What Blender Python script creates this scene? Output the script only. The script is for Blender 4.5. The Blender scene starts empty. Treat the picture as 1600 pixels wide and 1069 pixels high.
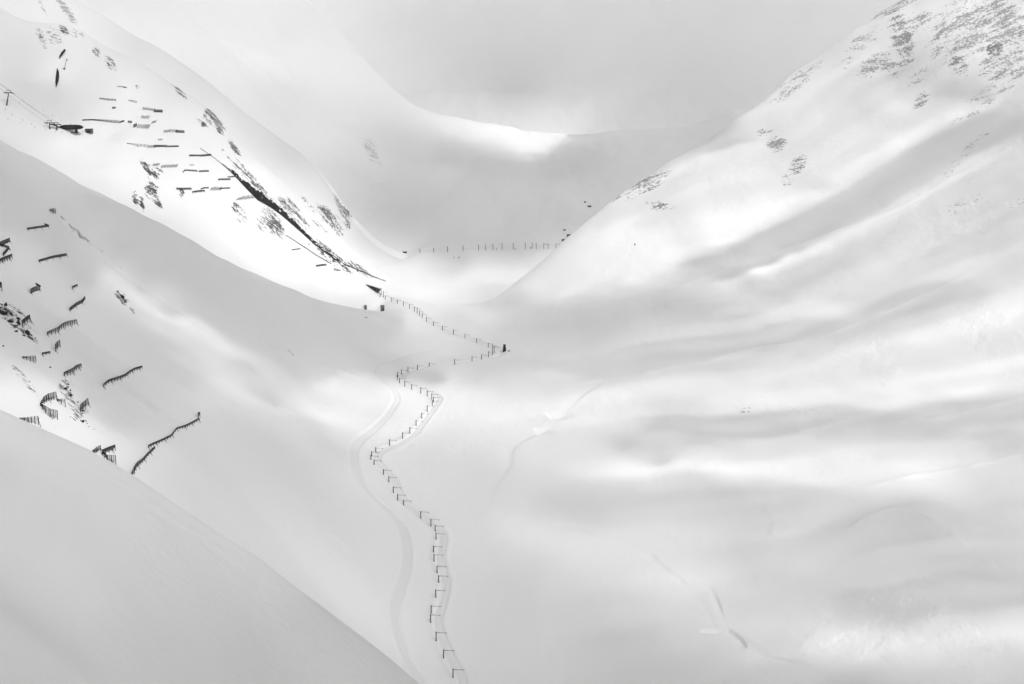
import bpy, bmesh, math, random
import numpy as np
from mathutils import Vector, Matrix

random.seed(7)
rng = np.random.default_rng(7)
sc = bpy.context.scene
R = math.radians

# ------------------------------------------------------------------ camera
FPX = 2222.0                 # focal length in photo pixels (1600 wide)
PITCH = R(12.0)
cam_d = bpy.data.cameras.new("camera")
cam = bpy.data.objects.new("camera", cam_d)
sc.collection.objects.link(cam)
cam_d.sensor_width = 36.0
cam_d.lens = FPX * 36.0 / 1600.0
cam_d.clip_start = 1.0
cam_d.clip_end = 60000.0
cam.location = (0, 0, 0)
cam.rotation_euler = (math.pi / 2 - PITCH, 0, 0)
sc.camera = cam

# ------------------------------------------------------------------ world, sun, exposure
SUN_EL, SUN_AZ = 48.0, 138.0          # azimuth clockwise from +Y (the view direction): from the right, a little behind
SUN_STRENGTH = 2.5
SKY_STRENGTH = 0.115
EXPOSURE = 0.0
HAZE = 0.000014
world = bpy.data.worlds.new("World")
sc.world = world
world.use_nodes = True
nt = world.node_tree
nt.nodes.clear()
out = nt.nodes.new("ShaderNodeOutputWorld")
bg = nt.nodes.new("ShaderNodeBackground")
sky = nt.nodes.new("ShaderNodeTexSky")
sky.sky_type = 'NISHITA'
sky.sun_disc = False
sky.sun_elevation = R(SUN_EL)
sky.sun_rotation = R(SUN_AZ)
sky.dust_density = 4.0
bw = nt.nodes.new("ShaderNodeRGBToBW")     # a colourless overcast sky: the photograph is black and white
nt.links.new(sky.outputs[0], bw.inputs[0])
nt.links.new(bw.outputs[0], bg.inputs[0])
bg.inputs[1].default_value = SKY_STRENGTH
nt.links.new(bg.outputs[0], out.inputs[0])

sun_d = bpy.data.lights.new("sun", 'SUN')
sun_d.energy = SUN_STRENGTH
sun_d.angle = R(0.45)
sun_d.color = (1.0, 1.0, 1.0)
sun = bpy.data.objects.new("sun", sun_d)
sc.collection.objects.link(sun)
az, el = R(SUN_AZ), R(SUN_EL)
SUN = Vector((math.sin(az) * math.cos(el), math.cos(az) * math.cos(el), math.sin(el)))   # towards the sun
sun.rotation_euler = SUN.to_track_quat('Z', 'Y').to_euler()
sun.location = SUN * 3000

sc.view_settings.view_transform = 'Standard'
sc.view_settings.look = 'None'
sc.view_settings.exposure = EXPOSURE
sc.view_settings.gamma = 1.0
sc.cycles.use_denoising = True
sc.cycles.max_bounces = 5
sc.cycles.diffuse_bounces = 3
sc.cycles.volume_bounces = 1
sc.cycles.transparent_max_bounces = 12
sc.cycles.use_fast_gi = False

# ------------------------------------------------------------------ survey: bearings to map coordinates
CP, SP = math.cos(PITCH), math.sin(PITCH)


def tq(x, y):
    """bearing and slope of the sight line through photo point (x, y)"""
    a = (np.asarray(x, float) - 800.0) / FPX
    b = (534.5 - np.asarray(y, float)) / FPX
    yy = CP + b * SP
    return a / yy, (-SP + b * CP) / yy


def pix(X, Y, Z):
    """photo point of a map point"""
    d = Y * CP - Z * SP
    return 800.0 + FPX * X / d, 534.5 - FPX * (Y * SP + Z * CP) / d


def tps(pts, lam=2e-5, ku=3.0, ks=2.0):
    P = np.array(pts, float)
    t, q = P[:, 0], P[:, 2]
    U = np.stack([t * ku, np.log(P[:, 1]) * ks], 1)
    n = len(U)

    def k(r2):
        return 0.5 * r2 * np.log(r2 + 1e-12)
    d2 = ((U[:, None] - U[None]) ** 2).sum(-1)
    A = np.zeros((n + 3, n + 3))
    A[:n, :n] = k(d2) + lam * np.eye(n)
    A[:n, n] = 1
    A[:n, n + 1:] = U
    A[n:, :n] = A[:n, n:].T
    w = np.linalg.solve(A, np.concatenate([q, np.zeros(3)]))

    def f(T, S):
        shp = T.shape
        u, s = T.ravel() * ku, S.ravel() * ks
        r = w[n] + w[n + 1] * u + w[n + 2] * s
        for i in range(n):
            d = (u - U[i, 0]) ** 2 + (s - U[i, 1]) ** 2
            r += w[i] * k(d)
        return r.reshape(shp)
    return f


def cp(lst):
    o = []
    for (x, y, D) in lst:
        t, q = tq(x, y)
        o.append((float(t), D, float(q)))
    return o


def crest(lst, drops=((1.035, .010), (1.10, .045), (1.3, .13)), fade=()):
    o = cp(lst)
    n = len(o)
    for i, (t, D, q) in enumerate(list(o)):
        w = dict(fade).get(n - 1 - i, 1.0)
        for m, dq in drops:
            o.append((t, D * m, q - dq * w + (1 - w) * .06 * (m - 1)))
    return o


# near spur at lower left
A_PTS = crest([(-300, 520, 470), (-120, 590, 480), (0, 640, 490), (60, 668, 495), (125, 697, 500), (200, 739, 505), (300, 805, 512),
               (400, 868, 518), (500, 945, 525), (580, 1006, 530), (655, 1069, 535), (740, 1150, 540), (900, 1320, 550)],
              drops=((1.05, .02), (1.15, .09), (1.4, .25), (2.0, .5)))
A_PTS += cp([(0, 700, 458), (0, 800, 410), (0, 900, 370), (0, 980, 338), (0, 1069, 312), (150, 800, 445), (150, 900, 400), (150, 1069, 348),
             (300, 900, 455), (300, 1069, 398), (420, 1000, 470), (500, 1069, 470), (-200, 1069, 290), (-200, 800, 380),
             (150, 1300, 290), (500, 1400, 370), (-200, 1400, 230), (900, 1600, 420)])
# the valley: left face, floor, right mountain
B_CREST = [(-300, 50, 1230), (-120, 150, 1280), (0, 216, 1320), (50, 241, 1360), (100, 268, 1400), (150, 293, 1450), (200, 318, 1500), (250, 345, 1560),
           (300, 373, 1620), (350, 403, 1700), (400, 432, 1780), (450, 455, 1870), (500, 472, 1970), (545, 485, 2080), (585, 492, 2170)]
F_CREST = [(1800, -190, 3000), (1600, -110, 2900), (1450, -32, 2810), (1380, 20, 2740), (1330, 52, 2700), (1280, 90, 2670), (1230, 122, 2630), (1200, 150, 2610),
           (1150, 187, 2565), (1100, 222, 2520), (1050, 252, 2475), (1000, 280, 2430), (960, 308, 2400), (930, 335, 2380),
           (890, 368, 2360), (850, 402, 2345), (810, 436, 2340), (775, 466, 2340)]
M1_PTS = crest(B_CREST, fade=((0, .1), (1, .35), (2, .6), (3, .85))) + crest(F_CREST)
M1_PTS += cp([
    (0, 350, 1180), (0, 450, 1020), (0, 550, 870), (0, 640, 740), (100, 400, 1240), (100, 500, 1080), (100, 600, 920), (100, 690, 780),
    (200, 450, 1320), (200, 550, 1160), (200, 650, 980), (200, 740, 830), (300, 480, 1430), (300, 600, 1240), (300, 700, 1060),
    (300, 805, 890), (400, 520, 1550), (400, 650, 1310), (400, 800, 1080), (400, 868, 980), (500, 560, 1680), (500, 700, 1390),
    (500, 850, 1160), (500, 945, 1040), (600, 1020, 1130), (600, 900, 1240), (600, 800, 1350), (600, 650, 1620), (600, 560, 1890),
    (-250, 350, 1080), (-250, 560, 780), (0, 1000, 450), (300, 1069, 640), (0, 1200, 360), (600, 1250, 900),
    (660, 1069, 1130), (660, 1180, 1020), (1000, 1069, 1090), (1000, 1200, 980), (1300, 1069, 1040), (1300, 1250, 900),
    (1600, 1069, 1010), (1600, 1250, 860), (1600, 900, 1180), (1600, 800, 1300), (1600, 700, 1450), (1600, 600, 1620), (1600, 500, 1790), (1600, 400, 1950), (1600, 300, 2110),
    (1600, 200, 2270), (1600, 100, 2430), (1600, 0, 2590), (1900, 1069, 940), (1900, 600, 1540), (1900, 200, 2180), (1900, -60, 2600), (1900, 1300, 760),
    (1400, 1000, 1080), (1400, 800, 1310), (1400, 700, 1460), (1400, 600, 1640), (1400, 500, 1830), (1400, 400, 2020), (1400, 300, 2210), (1400, 200, 2400), (1400, 100, 2580),
    (1200, 1000, 1130), (1200, 800, 1340), (1200, 700, 1500), (1200, 600, 1710), (1200, 500, 1930), (1200, 400, 2130), (1200, 300, 2320), (1200, 210, 2500),
    (1000, 1000, 1150), (1000, 850, 1280), (1000, 700, 1480), (1000, 600, 1690), (1000, 500, 1940), (1000, 400, 2170), (1000, 330, 2320),
    (850, 900, 1240), (850, 750, 1420), (850, 640, 1640), (850, 550, 1880), (850, 450, 2200),
    (750, 800, 1370), (750, 650, 1610), (750, 600, 1750), (700, 700, 1510), (690, 900, 1270), (707, 1055, 1145), (585, 715, 1480),
    (680, 820, 1350), (620, 590, 1790), (780, 548, 1920), (690, 515, 2080), (610, 480, 2230), (760, 500, 2140),
    (600, 470, 2330), (680, 478, 2330), (740, 476, 2400)])
t_, q_ = tq(680, 478)
M1_PTS += [(float(t_), 2600, float(q_) - .03), (float(tq(600, 470)[0]), 2600, float(tq(600, 470)[1]) - .03), (float(tq(740, 470)[0]), 2650, -.22)]
# far left slope with the barriers, and the pass beyond
C2_CREST = [(-300, -60, 2150), (-100, -25, 2250), (0, 12, 2300), (30, 27, 2310), (88, 36, 2330), (125, 47, 2340), (170, 76, 2350), (210, 93, 2365), (250, 120, 2380),
            (300, 152, 2400), (345, 192, 2420), (400, 247, 2430), (450, 292, 2440), (500, 343, 2460), (550, 388, 2480), (600, 422, 2510)]
M2_PTS = crest(C2_CREST, fade=((0, .1), (1, .5), (2, .8)))
M2_PTS += cp([
    (-300, 160, 1900), (-150, 200, 1930), (0, 228, 1950), (100, 278, 1910), (200, 326, 1900), (300, 380, 1950), (400, 436, 2050), (500, 472, 2180), (560, 484, 2240),
    (-200, 130, 2050), (0, 190, 2060), (60, 199, 2080), (120, 206, 2100), (170, 212, 2120), (0, 120, 2150), (100, 120, 2180), (100, 160, 2130), (200, 215, 2100), (200, 140, 2260),
    (300, 250, 2170), (300, 200, 2290), (400, 330, 2200), (400, 290, 2290), (500, 405, 2270), (560, 445, 2290), (200, 270, 1990), (300, 310, 2050), (400, 380, 2110), (480, 430, 2190),
    (600, 478, 2280), (650, 482, 2290), (700, 482, 2330), (760, 474, 2400), (620, 450, 2400), (700, 450, 2480), (800, 440, 2540),
    (700, 420, 2680), (800, 415, 2720), (900, 405, 2760), (650, 412, 2680), (660, 398, 2800), (750, 394, 2860), (850, 391, 2890), (950, 390, 2880), (1200, 390, 2850),
    (650, 388, 3050), (850, 384, 3100), (1200, 380, 3050)])
for x in (-300, 0, 200, 400, 560, 700, 850):     # ground falls away in front, under the near crest
    y = np.interp(x, [c[0] for c in B_CREST], [c[1] for c in B_CREST])
    t, q = tq(x, y)
    D = 1750 if x < 450 else 2050
    M2_PTS.append((float(t), D, float(q) - .035))
M2_PTS += [(.4, 2300, -.25), (.25, 2400, -.22)]
# shoulder behind it
M3_PTS = crest([(-300, -120, 2800), (-50, -90, 2820), (80, -20, 2830), (125, 25, 2850), (200, 62, 2850), (300, 118, 2850), (370, 165, 2850), (430, 208, 2860), (480, 250, 2870), (520, 300, 2880),
                (550, 345, 2895), (590, 385, 2915), (640, 404, 2940)], fade=((0, .1), (1, .5), (2, .85)))
M3_PTS += cp([(-300, -20, 2600), (0, 15, 2600), (125, 60, 2600), (200, 90, 2620), (300, 155, 2630), (400, 250, 2650), (500, 345, 2690), (560, 392, 2720), (620, 415, 2780),
              (700, 430, 2850), (900, 440, 2850), (1300, 440, 2850)])
M3_PTS += [(-.3, 2450, -.1), (-.15, 2450, -.2)] + [(t, D, -.22) for t in (0, .15, .3, .45) for D in (3300, 3700)]
# head of the valley
M4_PTS = crest([(500, 20, 4700), (550, 78, 4650), (590, 118, 4580), (620, 148, 4530), (660, 172, 4500), (700, 184, 4470), (760, 190, 4420), (800, 198, 4400), (845, 207, 4380), (892, 210, 4350),
                (1000, 204, 4300), (1100, 192, 4250), (1190, 166, 4200), (1300, 135, 4100), (1500, 90, 4050), (1900, 40, 4000)],
               drops=((1.03, .006), (1.10, .03), (1.3, .08)))
M4_PTS += cp([(650, 380, 3020), (750, 375, 3050), (850, 375, 3050), (950, 370, 3040), (700, 325, 3300), (900, 320, 3320), (1050, 320, 3280), (600, 310, 3300), (750, 262, 3720),
              (900, 255, 3800), (1100, 255, 3720), (1250, 260, 3600), (1600, 300, 3400), (1900, 300, 3300), (500, 200, 3650), (400, 150, 3480), (300, 100, 3380), (200, 60, 3280), (420, 40, 4350), (300, -20, 4300),
              (100, 0, 3350), (520, 250, 3420), (600, 180, 4100), (0, -50, 3300), (-300, -120, 3200), (0, -160, 4600), (350, -120, 5000), (700, 235, 4050), (830, 240, 4050),
              (420, 300, 3150), (200, 180, 3100), (0, 80, 3050), (-300, 60, 3000)])


def fbm(X, Y, scale, octaves=4, seed=0, gain=0.5):
    tot = np.zeros(np.shape(X)); amp = 1.0; f = 1.0 / scale
    g = np.random.default_rng(seed)
    for o in range(octaves):
        tab = g.random((256, 256)).astype(np.float32)
        u, v = np.asarray(X) * f + 37.3 * o, np.asarray(Y) * f + 11.7 * o
        iu, iv = np.floor(u).astype(np.int64), np.floor(v).astype(np.int64)
        fu, fv = u - iu, v - iv
        fu = fu ** 3 * (fu * (fu * 6 - 15) + 10); fv = fv ** 3 * (fv * (fv * 6 - 15) + 10)
        a = tab[iu & 255, iv & 255]; b = tab[(iu + 1) & 255, iv & 255]
        c = tab[iu & 255, (iv + 1) & 255]; d = tab[(iu + 1) & 255, (iv + 1) & 255]
        tot += amp * ((a * (1 - fu) + b * fu) * (1 - fv) + (c * (1 - fu) + d * fu) * fv - 0.5)
        amp *= gain; f *= 2.03
    return tot


# the grid of the terrain survey is denser near the viewer, as the detail is
T0, T1 = -0.50, 0.50
NT, NS = 1500, 1700
tt = np.linspace(T0, T1, NT)
# rows: density by range
kn = np.array([180, 300, 480, 620, 1000, 1600, 2100, 2600, 3200, 4600, 9500.])
wt = np.array([0, 60, 160, 210, 560, 960, 1210, 1400, 1510, 1610, 1700.])
dd = np.exp(np.interp(np.arange(NS), wt * (NS - 1) / 1700.0, np.log(kn)))
ss = np.log(dd)
cs = np.linspace(ss[0], ss[-1], 620)
ct = np.linspace(T0, T1, 360)
CT, CS = np.meshgrid(ct, cs)


def cubic_w(x, n):
    i = np.clip(np.floor(x).astype(int), 1, n - 3); f = x - i
    w = np.stack([-0.5 * f + f ** 2 - .5 * f ** 3, 1 - 2.5 * f ** 2 + 1.5 * f ** 3, .5 * f + 2 * f ** 2 - 1.5 * f ** 3, -.5 * f ** 2 + .5 * f ** 3])
    return i, w


def upsample(Q):
    i, w = cubic_w((ss - cs[0]) / (cs[1] - cs[0]), len(cs))
    Q1 = sum(w[k][:, None] * Q[i - 1 + k] for k in range(4))
    j, w2 = cubic_w((tt - T0) / (ct[1] - ct[0]), len(ct))
    return sum(w2[k][None, :] * Q1[:, j - 1 + k] for k in range(4))


CDD = np.exp(CS)
TT, DD = np.meshgrid(tt, dd)
XX, YY = TT * DD, DD


def layer(pts, lam=2e-5):
    return upsample(tps(pts, lam)(CT, CS)) * DD


def smax(a, b, k):
    h = np.clip(k - np.abs(a - b), 0, None) / k
    return np.maximum(a, b) + h * h * k * 0.25


zA = layer(A_PTS)
z1 = layer(M1_PTS, 6e-5)
z2 = layer(M2_PTS, 4e-5)
z3 = layer(M3_PTS)
z4 = layer(M4_PTS, 4e-5)
z1 = np.where(DD > 3300, -2000, z1)
zA = np.where(DD > 900, -2000, zA)
_bt = tq([-300, 0, 200, 300, 400, 500, 560, 600, 680, 760, 850], [100, 216, 318, 373, 432, 472, 488, 485, 478, 478, 478])[0]
_bl = np.interp(TT[0], _bt, [1700, 1750, 1780, 1830, 1930, 2080, 2180, 2230, 2250, 2330, 2350])[None, :]
z2 = z2 - np.clip(_bl - DD, 0, None) * .6
z2 = np.where((DD < 1500), -2000, z2)
z2 = np.where((DD > 3250), z2 - (DD - 3250) * .5, z2)
z3 = np.where((DD < 2350) | (DD > 3800), -2000, z3)
z4 = np.where((DD < 2900), -2000, z4)
z5 = -520 + (DD - 4700) * 0.24 + 40 * fbm(XX, YY, 900, 3, 5)
z5 = np.minimum(z5, 620 + 0 * z5)
z5 = np.where(DD < 4500, -2000, z5)
ZZ = smax(z1, z2, 8.0)
ZZ = smax(ZZ, zA, 1.5)
ZZ = smax(ZZ, z3, 6.0)
ZZ = smax(ZZ, z4, 12.0)
ZZ = smax(ZZ, z5, 20.0)
ZZ = np.maximum(ZZ, -620)
ZBASE = ZZ.copy()


def vnormals(Z):
    dzs = np.gradient(Z, axis=0); dxs = np.gradient(XX, axis=0); dys = np.gradient(YY, axis=0)
    dzt = np.gradient(Z, axis=1); dxt = np.gradient(XX, axis=1)
    # the t direction is pure x
    gx = dzt / dxt
    gy = (dzs - gx * dxs) / dys
    n = np.stack([-gx, -gy, np.ones_like(gx)], -1)
    return n / np.linalg.norm(n, axis=-1, keepdims=True)


def surf(Z):
    """photo point of every grid point"""
    return pix(XX, YY, Z)


PXX, PYY = surf(ZBASE)
_run = np.maximum.accumulate(ZBASE / DD, axis=0)


def hit0(x, y, dmin=0, dmax=1e9):
    t, q = tq(x, y); t = float(t); q = float(q)
    j = int(min(max((t - T0) / (tt[1] - tt[0]), 0), NT - 1))
    col = ZBASE[:, j] / dd
    ok = (col >= q) & (dd >= dmin) & (dd <= dmax)
    k = int(np.argmax(ok))
    if not ok[k]:
        m = (dd >= dmin) & (dd <= dmax)
        k = int(np.argmax(np.where(m, col, -9)))
    return t * dd[k], dd[k]


def smooth_line(P, step):
    """Catmull-Rom through points, resampled to even steps"""
    P = np.array(P, float)
    if len(P) > 2:
        Q = np.vstack([2 * P[0] - P[1], P, 2 * P[-1] - P[-2]])
        o = []
        for i in range(1, len(Q) - 2):
            for u in np.linspace(0, 1, 10, endpoint=False):
                a, b, c, d = Q[i - 1], Q[i], Q[i + 1], Q[i + 2]
                o.append(.5 * ((2 * b) + (-a + c) * u + (2 * a - 5 * b + 4 * c - d) * u * u + (-a + 3 * b - 3 * c + d) * u ** 3))
        o.append(P[-1]); P = np.array(o)
    L = np.r_[0, np.cumsum(np.linalg.norm(np.diff(P, axis=0), axis=1))]
    n = max(2, int(L[-1] / step) + 1)
    return np.stack([np.interp(np.linspace(0, L[-1], n), L, P[:, k]) for k in range(P.shape[1])], 1)


def along(path, reach, step=6.0):
    """signed distance (positive to the right of travel) and position along a map path, for grid points within reach"""
    P = smooth_line(path, step)
    lo, hi = P.min(0) - reach, P.max(0) + reach
    m = (XX > lo[0]) & (XX < hi[0]) & (YY > lo[1]) & (YY < hi[1])
    ii, jj = np.nonzero(m)
    x, y = XX[ii, jj], YY[ii, jj]
    best = np.full(len(x), 1e9); sd = np.zeros(len(x)); pos = np.zeros(len(x))
    n = len(P) - 1
    for k in range(n):
        a, b = P[k], P[k + 1]
        e = b - a; l2 = (e ** 2).sum() + 1e-9
        near = (x > min(a[0], b[0]) - reach) & (x < max(a[0], b[0]) + reach) & (y > min(a[1], b[1]) - reach) & (y < max(a[1], b[1]) + reach)
        idx = np.nonzero(near)[0]
        if not len(idx):
            continue
        xx, yy = x[idx], y[idx]
        u = np.clip(((xx - a[0]) * e[0] + (yy - a[1]) * e[1]) / l2, 0, 1)
        dx, dy = xx - a[0] - u * e[0], yy - a[1] - u * e[1]
        d = np.hypot(dx, dy)
        w = d < best[idx]
        best[idx[w]] = d[w]
        sd[idx[w]] = (d * np.sign(dx * e[1] - dy * e[0]))[w]
        pos[idx[w]] = ((k + u) / n)[w]
    ok = best < reach
    return ii[ok], jj[ok], sd[ok], pos[ok]


def relief(path, reach, fn):
    ii, jj, sd, pos = along(path, reach)
    ZZ[ii, jj] += fn(sd, pos)


def px_path(pts, dmin=0, dmax=1e9):
    return [hit0(x, y, dmin, dmax) for x, y in pts]


def ends(p, a=.08):
    return np.clip(np.minimum(p, 1 - p) / a, 0, 1)


def sst(a, b, x):
    u = np.clip((x - a) / (b - a), 0, 1)
    return u * u * (3 - 2 * u)


VAL = (DD > 640) & (DD < 2700)
nearA = (zA > z1) & (zA > z2)
# rolling ground, drawn out along the fall of each slope
roll = fbm(XX * .9 + YY * .25, YY * .5 - XX * .3, 130, 3, 11)
ZZ += np.where(nearA, 0.6, np.where(DD < 2000, 5.0, 6.0)) * roll * np.clip(DD / 1000, .3, 1.5)
rt = sst(60, 330, XX) * sst(700, 900, DD) * sst(3300, 2900, DD)
streak = fbm((XX * .79 + YY * .61) * .16, (YY * .79 - XX * .61), 85, 2, 12)
ZZ += rt * 1.5 * streak
# wind crust: small ripples
crust = fbm(XX, YY * .45, 9.0, 3, 13, .6)
patch = sst(-.05, .35, fbm(XX, YY, 90, 3, 14))
ZZ += np.where(nearA, .3, .4) * crust * patch
ZZ += rt * sst(.05, .45, fbm(XX, YY, 160, 3, 15)) * .9 * fbm(XX * .7, YY * .5, 12, 4, 16, .65)
ii_, jj_, sd_, ps_ = along(px_path([(380, 522), (440, 545), (500, 570), (560, 592), (610, 606)], 900, 2200), 12)
ZZ[ii_, jj_] += ends(ps_, .2) * np.exp(-(sd_ / 6) ** 2) * 2.2 * np.clip(fbm(XX[ii_, jj_], YY[ii_, jj_], 4.0, 3, 77, .6) - .05, 0, None)
# rolled-down lumps and crusts of old slides, scattered in bands across the right slope
lump = np.clip(fbm(XX, YY, 4.2, 2, 71, .6) - .22, 0, None) * sst(.12, .42, fbm(XX * .6, YY * 1.3, 70, 3, 72)) * rt
ZZ += 1.3 * lump * sst(1150, 1450, DD)
stri = fbm((XX * .79 + YY * .61) * .12, (YY * .79 - XX * .61), 9, 3, 73, .6)
ZZ += .22 * rt * sst(-.2, .4, fbm(XX, YY, 220, 2, 74)) * stri
# far slopes: gullies
ZZ += (DD > 2900) * (DD < 6000) * 20 * fbm(XX * 1.0, YY * .35, 260, 5, 17)

# near spur: a drifted fold at the corner and a wind lip along its crest
relief(px_path([(-60, 930), (30, 985), (100, 1040), (170, 1100)], 0, 560), 60, lambda d, p: 1.2 * np.exp(-(d / 10) ** 2) - 5.0 * sst(0, 26, d) * sst(60, 40, d))
relief(px_path([(150, 735), (250, 800), (360, 872), (450, 935)], 0, 560), 14, lambda d, p: ends(p, .3) * (.5 * np.exp(-(d / 1.6) ** 2) - .35 * np.exp(-((d - 4) / 2.2) ** 2)))
relief(px_path([(180, 770), (250, 805), (310, 850), (400, 915)], 0, 560), 10, lambda d, p: ends(p, .3) * (.35 * np.exp(-(d / 1.2) ** 2)))

# the stream bed, a winding trench in the drifts
STREAM = [(965, 578), (935, 598), (905, 618), (880, 645), (858, 668), (820, 688), (800, 704), (796, 728), (780, 752), (765, 778), (785, 798), (840, 816), (905, 830), (960, 845), (1010, 868),
          (1050, 905), (1085, 930), (1108, 960), (1120, 984), (1150, 992), (1168, 1004), (1200, 1022), (1260, 1040), (1330, 1062)]
STREAM_W = px_path(STREAM, 650, 2300)
relief(STREAM_W, 42, lambda d, p: ends(p, .06) * (.6 + .4 * np.sin(p * 23)) * (-.75 * np.where(d > 0, np.exp(-(d / 9) ** 2), sst(4.5, 0, -d)) + .25 * np.exp(-((d + 7) / 4) ** 2)))
relief(px_path([(1008, 862), (1022, 874), (1040, 890), (1062, 904), (1080, 916)], 650, 2300), 14, lambda d, p: ends(p, .2) * (-1.2 * np.where(d > 0, sst(9, .5, d), sst(2.2, .6, -d)) * (.75 + .25 * np.sin(p * 9) ** 2)))
relief(px_path([(1092, 985), (1112, 983), (1135, 985), (1150, 992), (1160, 1002), (1166, 1013)], 650, 2300), 14, lambda d, p: sst(0, .35, p) * sst(1, .8, p) * (-2.8 * np.where(d > 0, sst(7, 1.5, d), sst(3, 1.4, -d))) + sst(.4, .1, p) * sst(0, .08, p) * -1.8 * np.where(d > 0, sst(3, .5, d), sst(2, .8, -d)))
relief(px_path([(1108, 912), (1118, 930), (1126, 950), (1131, 970)], 650, 2300), 10, lambda d, p: ends(p, .45) * (-1.2 * np.where(d > 0, sst(6, .5, d), sst(1.8, .6, -d))))
relief(px_path([(1166, 1013), (1190, 1020), (1225, 1028), (1260, 1036)], 650, 2300), 10, lambda d, p: ends(p, .3) * (-.9 * np.where(d > 0, sst(5, .5, d), sst(1.8, .6, -d))))
relief(px_path([(848, 820), (885, 824), (915, 832), (945, 848)], 650, 2300), 14, lambda d, p: ends(p, .3) * (-1.6 * np.where(d < 0, sst(7, 0, -d), sst(2.2, .3, d))))
# hollows beside the stream
# (undercut on the left, running out gently on the right)
for (x, y, rx, ry, dp) in ((880, 647, 19, 15, 3.6), (853, 674, 13, 13, 3.0)):
    hx, hy = hit0(x, y, 650, 2300)
    u, v = (XX - hx) / rx, (YY - hy) / ry
    ZZ -= dp * sst(-1.0, -.7, u + .2 * v) * sst(1.0, -.3, u + .2 * v) * sst(1.5, .1, np.abs(v))
# terraces of the right slope
for pts, h, w in (([(1020, 468), (1090, 440), (1160, 412), (1240, 384), (1330, 350), (1410, 318), (1500, 270), (1600, 215)], 3.2, 13),
                  ([(975, 585), (1080, 570), (1180, 545), (1300, 520), (1420, 470), (1600, 380)], 2.6, 16),
                  ([(820, 600), (940, 590), (1000, 584), (1100, 566)], 2.0, 14),
                  ([(1000, 400), (1080, 430), (1120, 445), (1190, 432), (1300, 395)], 3.0, 22),
                  ([(1280, 855), (1400, 800), (1500, 850), (1600, 925)], 3.0, 30),
                  ([(1150, 780), (1200, 800), (1210, 830), (1190, 850)], 2.0, 14),
                  ([(1300, 780), (1420, 745), (1530, 720), (1650, 700)], 2.2, 14),
                  ([(1330, 660), (1450, 655), (1560, 630), (1660, 600)], 2.2, 14)):
    pw_ = px_path(pts, 650, 3000)
    relief(pw_, 12, lambda d, p: ends(p, .25) * .3 * h * (.6 + .4 * np.sin(p * 41)) * np.exp(-(d / 3.2) ** 2))
    relief(pw_, w * 3, lambda d, p: ends(p, .2) * h * .42 * (.75 + .5 * np.sin(p * 17 + w)) * np.where(d < 0, np.exp(-(d / (w * 1.2)) ** 2), np.exp(-(d / (w * .55)) ** 2)))
# avalanche debris tongue on the left face
relief(px_path([(395, 528), (440, 545), (500, 570), (560, 592), (600, 604)], 900, 2200), 16, lambda d, p: ends(p, .2) * .7 * np.exp(-(d / 6) ** 2))
relief(px_path([(88, 335), (105, 352), (125, 368), (150, 388), (200, 425), (260, 470), (330, 515)], 800, 1900), 14, lambda d, p: ends(p, .1) * (-1.5 * np.exp(-(d / 2.5) ** 2) + .8 * np.exp(-((d - 6) / 3) ** 2)))
# pits where snow slid off below the barriers, and the gully below the C face
relief(px_path([(690, 470), (760, 478), (830, 470)], 2000, 2700), 40, lambda d, p: ends(p, .3) * -2.5 * np.exp(-(d / 14) ** 2))

ROAD = [(700, 540), (668, 548), (630, 558), (602, 568), (586, 584), (598, 598), (612, 612), (619, 630), (608, 648), (588, 668), (562, 690), (552, 710), (560, 742), (580, 772), (608, 796),
        (628, 822), (635, 850), (634, 886), (624, 918), (616, 950), (622, 985), (632, 1018), (650, 1052), (668, 1090), (690, 1140)]
ROAD_W = px_path(ROAD, 650, 2300)
relief(ROAD_W, 14, lambda d, p: sst(.0, .5, p) * (-1.5 * sst(5.6, 3.6, np.abs(d)) + .3 * np.exp(-((np.abs(d) - 7) / 1.5) ** 2)) + (1 - sst(.1, .5, p)) * ends(p, .04) * -.55 * sst(2.4, .6, np.abs(d)))

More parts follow.
